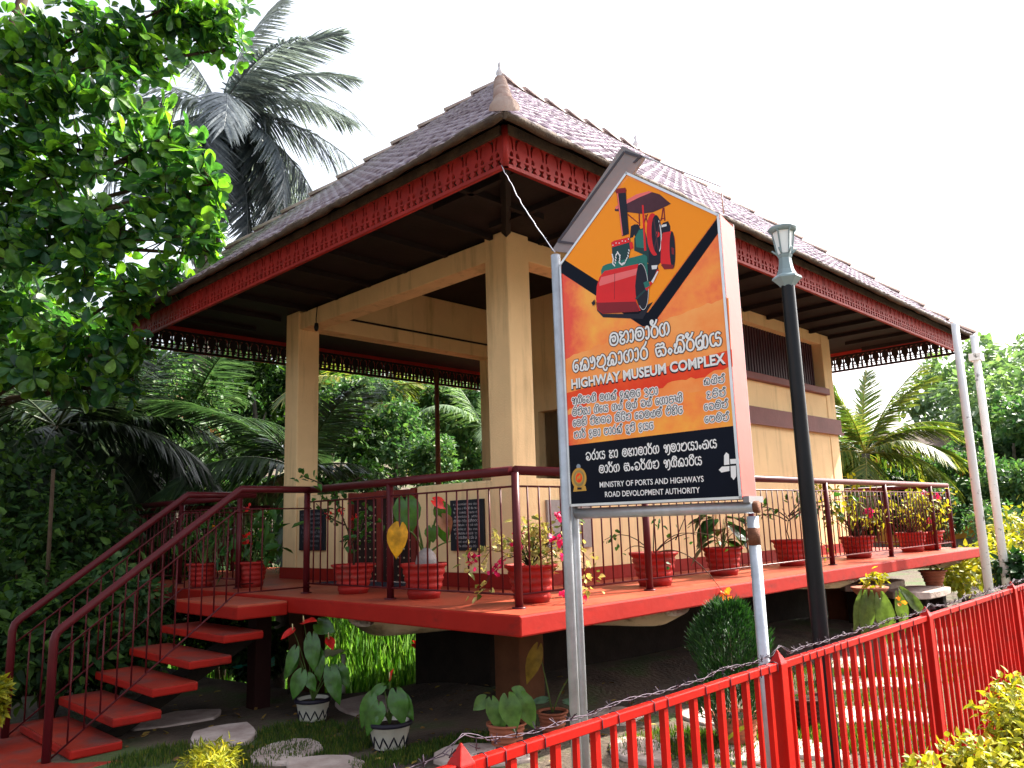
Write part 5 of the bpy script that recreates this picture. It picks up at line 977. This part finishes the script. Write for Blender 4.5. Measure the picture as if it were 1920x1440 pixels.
o = at(644, 1245, 8.6); b = B(); b.tube([(o.x, o.y, gz(o.x, o.y)), (o.x, o.y, o.z + .10)], .024, 8); tag(b.build('short_post', M_WPOT), 'short pale post in the dark under the platform', 'post')

# ------------------------------------------------------------------ grass
def blades(name, pts, h, w_, m, lab=None, lean=0.35):
    n = len(pts); Pp = np.array(pts); an = RNG.random(n) * 6.283; ln = lean * RNG.random(n); D = np.stack([np.cos(an) * ln, np.sin(an) * ln, 1 + 0 * an], 1)
    N = np.stack([np.cos(an), np.sin(an), .2 + 0 * an], 1); L = h * (.5 + .9 * RNG.random(n)); o = link(name, leaves(name, Pp, D, N, L, np.full(n, w_), .2, .35, 'la'), m); return tag(o, lab, None, None, 'stuff')
def patch(cx, cy, rx_, ry_, n):
    out = []
    for _ in range(n):
        a = random.uniform(0, 6.283); r = math.sqrt(random.random()); x, y = cx + math.cos(a) * r * rx_, cy + math.sin(a) * r * ry_; out.append((x, y, gz(x, y) - .005))
    return out
pts = []
for (px, py, rx_, ry_, n) in ((560, 1375, .35, .28, 1500), (620, 1400, .4, .25, 1700), (480, 1420, .4, .3, 1500), (300, 1425, .35, .2, 900), (740, 1425, .35, .2, 900), (830, 1400, .45, .2, 900), (690, 1360, .3, .2, 600), (870, 1390, .3, .2, 500), (1250, 1400, .5, .3, 1500), (1380, 1400, .5, .35, 1300), (1480, 1370, .6, .35, 1500), (1560, 1380, .6, .35, 1500), (1620, 1320, .8, .5, 2200), (1560, 1270, .8, .5, 1500), (1700, 1260, 1.0, .6, 2200), (1690, 1150, 1.2, .7, 2600), (1780, 1160, 1.5, .8, 2200), (1680, 1380, .6, .4, 1200)):
    o = atz(px, py, -1.0); pts += patch(o.x, o.y, rx_, ry_, n)
blades('grass', pts, .045, .006, L_LAWN, 'short green grass between the flagstones')
pts = []
for _ in range(22000):
    x = random.uniform(2.0, 10.5); y = random.uniform(8.2, 13.5); pts.append((x, y, gz(x, y)))
blades('tall_grass', pts, .62, .022, L_GRASS, 'lush bright grass on the bank behind the pavilion', .5)
wf_ = [aty(px, py, 8.7) for px, py in ((786, 1206), (826, 1240), (808, 1236), (795, 1271), (829, 1270), (852, 1222), (775, 1275))]
for i, p in enumerate(wf_):
    rt = empty('wild_flower', (p.x, p.y, gz(p.x, p.y)), 'red wild flower in the bright grass under the platform', 'flower', 'red flowers in the grass bank'); flowers(rt, [(0, 0, p.z - gz(p.x, p.y))], L_REDF, .11, 14, 'bloom'); stems(rt, [[(0, 0, 0), (.01, 0, p.z - gz(p.x, p.y))]], .006, M_STEM)

pts = []
for _ in range(420):
    o = atz(random.uniform(220, 1750), random.uniform(1300, 1440), -1.0); x, y = o.x + random.uniform(-.2, .2), o.y + random.uniform(-.4, .6); pts.append((x, y, gz(x, y) + random.uniform(.004, .03)))
n = len(pts); an = RNG.random(n) * 6.283
tag(link('leaf_litter', leaves('leaf_litter', pts, np.stack([np.cos(an), np.sin(an), .15 * RNG.normal(size=n)], 1), np.stack([.3 * RNG.normal(size=n), .3 * RNG.normal(size=n), 1 + 0 * an], 1), .03 + .05 * RNG.random(n), .028, .3, .2, 'hi'), leafmat('fallen_leaf', [(0.12, 0.06, 0.02), (0.22, 0.12, 0.03), (0.30, 0.22, 0.05)], .15, .7)), 'fallen dry leaves scattered on the soil', None, None, 'stuff')
# ------------------------------------------------------------------ shrubs and trees
def shrub(name, blobs, n, size, m, label, cat='shrub', group=None, wr=.5, shell=.35, kind='ov', trunk=True):
    c = blobs[0][0]; x = sum(b_[0][0] for b_ in blobs) / len(blobs); y = sum(b_[0][1] for b_ in blobs) / len(blobs); base = Vector((x, y, gz(x, y)))
    root = empty(name, base, label, cat, group); link('foliage', leaf_cloud('foliage', blobs, n, size, wr, shell, kind), m, root, True)
    if trunk:
        b = B()
        for q, r in blobs: b.tube([base + Vector((0, 0, -.1)), base.lerp(Vector(q), .5) + Vector((random.uniform(-.1, .1), random.uniform(-.1, .1), .1)), Vector(q)], [.03 + .03 * r, .02 + .02 * r, .008], 6)
        b.build('trunk', M_TWIG, root, True)
    return root
def bl(lst): return [(tuple(at(px, py, d)), r) for px, py, d, r in lst]
# yellow tufts in front
shrub('golden_tuft', bl([(375, 1428, 4.55, .11), (410, 1420, 4.6, .12), (395, 1440, 4.4, .12)]), 1500, .05, L_YEL, 'feathery yellow green tuft at the bottom edge left of the zigzag pots', 'shrub', None, .18, .2, 'la', False)
shrub('golden_shrub', bl([(1890, 1340, 3.5, .13), (1920, 1310, 3.7, .15), (1810, 1420, 3.3, .11), (1735, 1450, 3.1, .09), (1935, 1400, 3.4, .2), (1860, 1450, 3.2, .16)]), 2600, .038, L_YEL, 'golden yellow leafy shrub in the lower right corner before the fence', 'shrub', None, .5, .3)
for i, (bb, lb) in enumerate((([(1790, 1080, 12, .35), (1830, 1060, 12.5, .4)], 'yellow flowering shrub below the far platform corner'), ([(1880, 1040, 14, .55), (1915, 1000, 15, .7)], 'yellow green shrub right of the flag poles'), ([(1860, 980, 17, .6)], 'small shrub between the two flag poles'), ([(1905, 1070, 10.5, .28)], 'low dark shrub at the right edge beyond the fence'))):
    shrub('shrub', bl(bb), 900, .11, [L_YEL, L_YEL, L_MID, L_CON][i], lb, 'shrub', 'shrubs at the far right')
# dark undergrowth behind the stairs
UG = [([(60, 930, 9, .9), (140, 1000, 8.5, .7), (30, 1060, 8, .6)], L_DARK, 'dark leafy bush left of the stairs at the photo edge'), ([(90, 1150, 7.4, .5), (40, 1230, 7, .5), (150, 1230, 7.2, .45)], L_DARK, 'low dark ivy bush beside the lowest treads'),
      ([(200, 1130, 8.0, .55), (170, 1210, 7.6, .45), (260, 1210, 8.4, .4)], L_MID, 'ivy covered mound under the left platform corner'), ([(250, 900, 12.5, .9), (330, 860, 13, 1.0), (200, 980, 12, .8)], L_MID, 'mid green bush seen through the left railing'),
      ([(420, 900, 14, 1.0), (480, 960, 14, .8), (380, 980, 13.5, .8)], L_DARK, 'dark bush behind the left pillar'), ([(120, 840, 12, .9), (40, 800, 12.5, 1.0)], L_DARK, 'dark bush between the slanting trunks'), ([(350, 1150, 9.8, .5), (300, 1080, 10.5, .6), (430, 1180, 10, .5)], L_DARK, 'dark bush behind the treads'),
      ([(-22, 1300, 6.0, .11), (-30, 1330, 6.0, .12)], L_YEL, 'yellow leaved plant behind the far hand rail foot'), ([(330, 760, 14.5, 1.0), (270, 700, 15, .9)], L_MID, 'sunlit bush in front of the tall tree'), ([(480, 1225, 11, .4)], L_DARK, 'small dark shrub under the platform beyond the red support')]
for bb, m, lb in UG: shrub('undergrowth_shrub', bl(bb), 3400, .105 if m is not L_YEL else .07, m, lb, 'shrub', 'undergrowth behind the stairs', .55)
for (a, c, d, r, lb) in (((75, 1330), (100, 880), 7.6, .022, 'thin brown sapling stem behind the far hand rail'), ((822, 900), (818, 690), 13.5, .045, 'slender brown post beyond the rear eave')):
    b0 = at(*a, d); t0 = at(*c, d); z0 = gz(b0.x, b0.y); b = B(); b.tube([(b0.x, b0.y, z0), tuple(b0), tuple(t0)], [r, r, r * .8], 8); tag(b.build('slender_post' if d > 9 else 'sapling_stem', M_RUST if d > 9 else M_TWIG), lb, 'post' if d > 9 else 'sapling')
# palms
def frond_mesh(L, droop, seed, nl=74, lw=.040, ll=.62, hang=.65):
    rn = np.random.default_rng(seed); n = 12; rp_ = []; ang = 0.0; p = np.array([0.0, 0, 0])
    for i in range(n + 1):
        rp_.append(p.copy()); a = ang - droop * (i / n) ** 1.3; p = p + np.array([math.cos(a), 0, math.sin(a)]) * L / n
    rp_ = np.array(rp_); P_ = []; D_ = []; N_ = []; LL = []
    for i in range(nl):
        t = .13 + .87 * i / (nl - 1); f = t * n; k = min(n - 1, int(f)); q = rp_[k] + (rp_[k + 1] - rp_[k]) * (f - k); tg = rp_[k + 1] - rp_[k]; tg /= np.linalg.norm(tg); nn = np.array([-tg[2], 0, tg[0]])
        ln = ll * L / 2.4 * (math.sin(PI * (.12 + .80 * t)) ** .6) * (.85 + .3 * rn.random())
        for s in (-1, 1):
            d = tg * (.55 + .5 * t) + np.array([0, s, 0]) * 1.0 + nn * .25 + np.array([0, 0, -hang * (.6 + .8 * rn.random())]) + rn.normal(size=3) * .08; P_.append(q); D_.append(d); N_.append(nn + np.array([0, -s * .2, 0])); LL.append(ln)
    V = []; F = []
    P_ = np.array(P_); D_ = nrm(np.array(D_)); S_n = nrm(np.cross(D_, np.array(N_)))
    for q, d, s, l in zip(P_, D_, S_n, LL):
        k = len(V); w2 = lw * L / 2.4
        for j, (t, wd) in enumerate(((0, .35), (.35, .5), (.72, .36), (1.0, .03))):
            c = q + d * l * t + np.array([0, 0, -.30 * l * t * t]); V += [c - s * w2 * wd, c + s * w2 * wd]
        for j in range(3): F.append((k + 2 * j, k + 2 * j + 1, k + 2 * j + 3, k + 2 * j + 2))
    m = 5
    k0 = len(V)
    for i in range(n + 1):
        r = .022 * L / 2.4 * (1 - .85 * i / n)
        for j in range(m): a = 2 * PI * j / m; V.append(rp_[i] + np.array([0, math.cos(a) * r, math.sin(a) * r]))
    for i in range(n):
        for j in range(m): F.append((k0 + i * m + j, k0 + i * m + (j + 1) % m, k0 + (i + 1) * m + (j + 1) % m, k0 + (i + 1) * m + j))
    return np_mesh('frond', np.array(V), np.array(F))
FRC = {}
def palm(top, L, nf, m, label, elev=(-.6, 1.3), base=None, azs=None, drm=1.0, fixed=(), tr=.14, seed=1, ll=.62):
    rnd = random.Random(seed); top = Vector(top); base = base or Vector((top.x + rnd.uniform(-.5, .5), top.y + .3, gz(top.x, top.y))); root = empty('palm_tree', base, label, 'palm tree', 'coconut palms')
    b = B(); b.tube(curve_pts(base + Vector((0, 0, -.2)), top, 0, 10, .03), [tr * (1.25 - .4 * i / 10) for i in range(11)], 10); b.build('trunk', M_BARK, root, True)
    key = (m.name, ll)
    if key not in FRC:
        FRC[key] = [frond_mesh(2.4, dr, 10 + i, ll=ll) for i, dr in enumerate((.5, .9, 1.3, 1.7))]
        for me in FRC[key]: me.materials.append(m)
    fr = list(fixed) + [((azs[i % len(azs)] + rnd.uniform(-.2, .2)) if azs else i * 2.399 + rnd.uniform(-.2, .2), elev[1] + (elev[0] - elev[1]) * (i / max(1, nf - 1)) + rnd.uniform(-.1, .1), 1.0, None) for i in range(nf)]
    for az, el, sc_, me_i in fr:
        me = FRC[key][me_i if me_i is not None else (0 if el > .9 else (1 if el > .4 else (2 if el > 0 else rnd.choice((1, 2)))))]
        o = bpy.data.objects.new('frond', me); COL.objects.link(o); o.parent = root
        k = L / 2.4 * sc_ * rnd.uniform(.9, 1.08); M = Matrix.Translation(top - base) @ Matrix.Rotation(az, 4, 'Z') @ Matrix.Rotation(-el, 4, 'Y') @ Matrix.Rotation(rnd.uniform(-.3, .3), 4, 'X') @ Matrix.Scale(k, 4); o.matrix_basis = M
    return root
AR = math.atan2(-.709, .705); AL = AR + PI; AB = AR + PI / 2; AF = AR - PI / 2        # azimuths: viewer's right, left, away, towards
palm(at(412, 205, 17), 3.3, 15, L_PALM, 'tall coconut palm with drooping grey fronds against the white sky, above the roof', (-.9, .6), None, None, 1, [(AR + .1, 1.35, 1.0, 0), (AL - .3, 1.1, .9, 0), (AR + .25, .75, 1.0, 1), (AR - .2, .30, 1.05, 2), (AR, -.15, 1.1, 1), (AR - .1, -.8, 1.0, 1), (AR + .4, -1.05, 1.0, 0), (AF, -.9, .9, 1), (AL, -.9, 1, 1), (AR + .1, .95, .95, 1), (AR, -.5, 1.05, 1), (AR + .25, -.75, 1, 1), (AR - .35, -1.1, 1, 0), (AL, -1.25, .9, 0), (AF + .3, -1.1, .95, 0), (AR + .6, -.35, 1, 2)], .16, 4)
palm(at(560, 880, 12), 2.3, 9, L_PALMG, 'young palm behind the left pillar with glossy arching fronds', (-.5, 1.1), None, None, 1, [(AL, .55, 1.0, 2), (AR, .22, .85, 2), (AL + .2, .1, 1.1, 2), (AL - .2, -.3, 1, 1), (AL, .95, 1, 2)], .12, 8)
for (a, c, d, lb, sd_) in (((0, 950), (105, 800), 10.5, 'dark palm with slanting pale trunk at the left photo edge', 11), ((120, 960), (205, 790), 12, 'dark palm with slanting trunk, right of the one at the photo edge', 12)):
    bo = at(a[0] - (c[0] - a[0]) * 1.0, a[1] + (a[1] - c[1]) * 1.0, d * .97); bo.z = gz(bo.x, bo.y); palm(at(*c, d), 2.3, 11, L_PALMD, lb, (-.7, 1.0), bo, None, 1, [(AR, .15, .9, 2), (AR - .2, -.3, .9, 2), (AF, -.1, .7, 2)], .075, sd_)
palm(at(345, 800, 15), 2.8, 10, L_PALMG, 'palm half hidden by the leafy tree, left of the pillar', (-.4, 1.2), None, None, 1, (), .12, 13)
palm(at(1622, 850, 26), 3.0, 14, L_PALMY, 'sunlit palm at the far right end of the pavilion', (-.5, 1.4), None, None, 1, [(AR, .35, 1.1, 2), (AR + .2, .1, 1.1, 2), (AR - .3, 1.15, 1, 1), (AL, 1.3, 1, 0), (AR, .65, 1.0, 2)], .15, 17)
palm(at(700, 735, 24), 3.4, 10, L_PALMY, 'pale palm seen through the porch below the rear valance', (-.4, 1.0), None, None, 1, [(AR, .3, 1, 2)], .14, 19)
palm(at(905, 800, 22), 2.4, 9, L_PALE, 'small areca palm beside the corner pillar, seen through the porch', (-.2, 1.3), None, None, 1, (), .08, 23)
palm(at(310, 690, 19), 3.0, 9, L_DRY, 'palm with hanging dry brown fronds behind the left eave', (-1.3, -.6), None, None, 1, (), .14, 29)
# the big broad leaved tree on the left
TB = bl([(60, 70, 10, .42), (170, 50, 10, .5), (260, 100, 10.2, .5), (345, 50, 10.5, .48), (410, 30, 10.6, .42), (300, 20, 10.2, .45), (120, 170, 9.6, .45), (235, 190, 9.4, .5), (315, 255, 9.2, .38), (365, 320, 9.0, .34), (400, 345, 8.9, .22), (310, 370, 9.0, .42), (240, 300, 9.2, .45), (150, 280, 9.4, .45), (50, 230, 9.6, .4), (25, 360, 9.5, .42), (130, 400, 9.2, .45), (225, 430, 9.0, .42), (310, 450, 8.9, .36), (385, 440, 8.8, .26), (395, 478, 8.8, .18), (75, 480, 9.2, .38), (160, 520, 9.0, .42), (245, 545, 8.9, .36), (310, 520, 9.0, .28), (40, 590, 9.2, .4), (130, 630, 9.0, .42), (215, 650, 8.9, .34), (225, 720, 9.0, .24), (70, 700, 9.2, .42), (20, 140, 10, .36), (30, 290, 9.6, .4), (90, 330, 9.4, .4), (10, 440, 9.5, .4), (90, 120, 10, .4), (200, 120, 9.8, .4), (430, 90, 10.5, .3), (370, 390, 9, .3), (10, 690, 9, .4), (160, 725, 9.2, .3)])
tb = at(-140, 1150, 10.5); tb.z = gz(tb.x, tb.y)
tree = empty('broad_leaved_tree', tb, 'big tree with glossy rounded leaves filling the upper left of the photo', 'tree')
b = B(); hub = [at(-110, 800, 10.3), at(-60, 480, 10.2), at(-20, 200, 10.4), at(60, -60, 10.6)]
b.tube([tb] + hub, [.24, .20, .16, .12, .05], 10); trk = b.build('trunk', M_TWIG, tree, True)
b = B()
for c_, r in TB:
    c_ = Vector(c_); h_ = min(hub, key=lambda q: (q - c_).length + 0.8 * max(0, q.z - c_.z)); b.tube([h_, h_.lerp(c_, .5) + Vector((0, 0, .12)), c_], [.045, .03, .014], 6)
    for _ in range(5): d = Vector((random.gauss(0, 1), random.gauss(0, 1), random.gauss(0, .7))).normalized(); b.tube([c_, c_ + d * r * .9], [.010, .004], 5)
b.build('branch', M_TWIG, tree, True)
nq = 1000; Pq, dq = blob_points(TB, nq, .25); PP = []; DD = []; NN = []
for p, d in zip(Pq, dq):
    ax = nrm((d * .7 + np.array([.35, -.35, .25]) + RNG.normal(size=3) * .5)[None])[0]; s = nrm(np.cross(ax, RNG.normal(size=3))[None])[0]; t_ = np.cross(ax, s); k = RNG.integers(5, 9); a0 = RNG.random() * 6
    for i in range(k):
        a = a0 + 6.283 * i / k + RNG.normal() * .25; dd_ = s * math.cos(a) + t_ * math.sin(a) + ax * (.15 + .5 * RNG.random()); PP.append(p + dd_ * .02); DD.append(dd_); NN.append(ax + RNG.normal(size=3) * .3 + np.array([0, 0, .4]))
n = len(PP); L_ = .10 + .15 * RNG.random(n) ** 1.3
link('foliage', leaves('foliage', PP, DD, NN, L_, L_ * .62, .22, .18, 'hi'), L_BIG, tree, True)
# forest behind: a few crown shapes, each tree a copy with its own trunk and crown
def crown_mesh(seed, m, n, size):
    rn = random.Random(seed); bb = []
    for i in range(16):
        a = rn.uniform(0, 6.28); h = rn.uniform(-.6, .95); rr_ = math.sqrt(max(.05, 1 - (h * .9) ** 2)) * rn.uniform(.25, .8); bb.append(((math.cos(a) * rr_, math.sin(a) * rr_, h * .9), rn.uniform(.24, .42)))
    me = leaf_cloud('crown', bb, n, size, .55, .45); me.materials.append(m); return me
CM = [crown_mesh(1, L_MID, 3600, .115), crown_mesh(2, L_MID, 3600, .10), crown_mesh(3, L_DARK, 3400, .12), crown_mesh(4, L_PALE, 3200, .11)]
tbm = B(); tbm.tube([(0, 0, 0), (.03, .02, .4), (-.02, .03, .75), (.02, 0, 1)], [.045, .036, .03, .015], 8)
for k in range(4): a = k * 1.7; tbm.tube([(0, .02, .55 + .08 * k), (math.cos(a) * .12, math.sin(a) * .12, .78 + .06 * k)], [.018, .008], 6)
t0 = tbm.build('trunk', M_BARK); TM = t0.data; bpy.data.objects.remove(t0)
FOREST = [  # px, py of the crown centre, depth, radius, crown kind, label
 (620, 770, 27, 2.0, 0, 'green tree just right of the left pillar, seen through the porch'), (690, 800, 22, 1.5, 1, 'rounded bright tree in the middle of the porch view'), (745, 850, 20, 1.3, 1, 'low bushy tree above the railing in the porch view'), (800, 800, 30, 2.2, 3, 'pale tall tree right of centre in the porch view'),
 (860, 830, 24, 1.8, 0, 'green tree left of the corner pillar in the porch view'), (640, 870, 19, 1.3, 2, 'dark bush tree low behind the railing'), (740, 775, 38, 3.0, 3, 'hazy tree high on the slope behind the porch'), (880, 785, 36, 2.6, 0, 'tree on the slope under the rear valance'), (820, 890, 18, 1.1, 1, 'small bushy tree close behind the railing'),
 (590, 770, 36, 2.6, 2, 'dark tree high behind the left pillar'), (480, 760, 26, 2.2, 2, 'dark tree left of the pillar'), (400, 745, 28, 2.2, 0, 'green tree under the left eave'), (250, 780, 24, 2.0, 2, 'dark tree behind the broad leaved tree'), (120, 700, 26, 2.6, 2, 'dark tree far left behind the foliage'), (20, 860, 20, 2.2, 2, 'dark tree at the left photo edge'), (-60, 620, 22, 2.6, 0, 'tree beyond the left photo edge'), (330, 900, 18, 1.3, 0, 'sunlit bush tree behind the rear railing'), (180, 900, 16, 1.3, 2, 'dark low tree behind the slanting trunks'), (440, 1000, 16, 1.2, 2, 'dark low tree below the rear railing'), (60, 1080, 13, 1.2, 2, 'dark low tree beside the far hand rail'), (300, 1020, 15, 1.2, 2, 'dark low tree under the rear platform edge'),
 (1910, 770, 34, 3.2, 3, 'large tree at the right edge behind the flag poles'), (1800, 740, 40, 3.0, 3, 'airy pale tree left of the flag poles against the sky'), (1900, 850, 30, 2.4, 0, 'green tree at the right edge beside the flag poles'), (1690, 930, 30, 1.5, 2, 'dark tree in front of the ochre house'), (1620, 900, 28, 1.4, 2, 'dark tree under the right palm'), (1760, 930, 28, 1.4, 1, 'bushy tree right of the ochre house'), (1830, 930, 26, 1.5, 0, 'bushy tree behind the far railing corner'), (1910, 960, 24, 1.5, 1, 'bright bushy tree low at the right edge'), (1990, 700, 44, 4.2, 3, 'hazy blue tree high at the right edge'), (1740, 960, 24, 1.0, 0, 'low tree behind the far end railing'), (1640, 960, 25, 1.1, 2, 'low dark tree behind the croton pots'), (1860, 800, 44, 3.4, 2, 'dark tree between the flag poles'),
 (-900, 330, 7.5, 2.6, 2, 'broad dark tree added out of view at left to shade the stairs'), (-520, 250, 11, 3.0, 2, 'tall dark tree added out of view at left to darken the undergrowth'),  # two unseen trees added to shade the lower left
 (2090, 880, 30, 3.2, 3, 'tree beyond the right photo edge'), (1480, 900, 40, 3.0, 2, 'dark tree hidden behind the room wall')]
for i, (px, py, d, r, k, lb) in enumerate(FOREST):
    c_ = at(px, py, d); g = gz(c_.x, c_.y); root = empty('tree', (c_.x, c_.y, g), lb, 'tree', 'trees behind the pavilion', random.uniform(0, 6.28))
    o = bpy.data.objects.new('crown', CM[k]); COL.objects.link(o); o.parent = root; o.location = (0, 0, c_.z - g); o.scale = (r, r, r * random.uniform(.85, 1.1)); o.rotation_euler = (0, 0, random.uniform(0, 6))
    o = bpy.data.objects.new('trunk', TM); TM.materials or TM.materials.append(M_BARK); COL.objects.link(o); o.parent = root; hh = max(.6, c_.z - g + r * .2); o.scale = (max(1.2, r * 1.2), max(1.2, r * 1.2), hh); o.location = (0, 0, -.1)
# distant wooded slope closing the view
pts_b = []
for px in range(-200, 2200, 60):
    for py, d in ((900, 60), (820, 66), (760, 74)):
        if 950 < px < 1500 or (px > 1560 and py < 880) or (py == 760 and 560 < px): continue
        pts_b.append((tuple(at(px + random.uniform(-20, 20), py + random.uniform(-15, 25), d)), random.uniform(2.6, 4.0)))
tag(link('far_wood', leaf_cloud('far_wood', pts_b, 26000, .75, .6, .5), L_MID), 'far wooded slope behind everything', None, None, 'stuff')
# ochre house far right
hc = at(1722, 868, 32); g = gz(hc.x, hc.y); hr = math.atan2(CR.y, CR.x)
house = empty('house', (hc.x, hc.y, g), 'ochre yellow house with brown roof among trees at the far right', 'house', None, hr)
zt = hc.z - g + .35
b = B(); b.box((-1.3, 0, -.3), (1.9, 2.5, zt)); b.build('wall', M_OCHRE, house)
b = B(); b.add([(-1.7, -.5, zt - .05), (2.3, -.5, zt - .05), (2.3, 1.25, zt + .95), (-1.7, 1.25, zt + .95), (2.3, 3, zt - .05), (-1.7, 3, zt - .05), (-1.7, -.5, zt + .03), (2.3, -.5, zt + .03), (2.3, 1.25, zt + 1.03), (-1.7, 1.25, zt + 1.03), (2.3, 3, zt + .03), (-1.7, 3, zt + .03)], [(0, 3, 2, 1), (3, 5, 4, 2), (6, 7, 8, 9), (9, 8, 10, 11), (0, 1, 7, 6), (4, 5, 11, 10), (1, 2, 8, 7), (2, 4, 10, 8), (0, 6, 9, 3), (3, 9, 11, 5)]); b.build('roof', M_HROOF, house)
b = B(); b.box((.1, -.04, zt - 1.3), (.8, -.001, zt - .4)); wn = b.build('window', M_HROOF, house); b = B(); b.box((.16, -.05, zt - 1.24), (.74, -.041, zt - .46)); b.build('pane', M_PIC, wn)
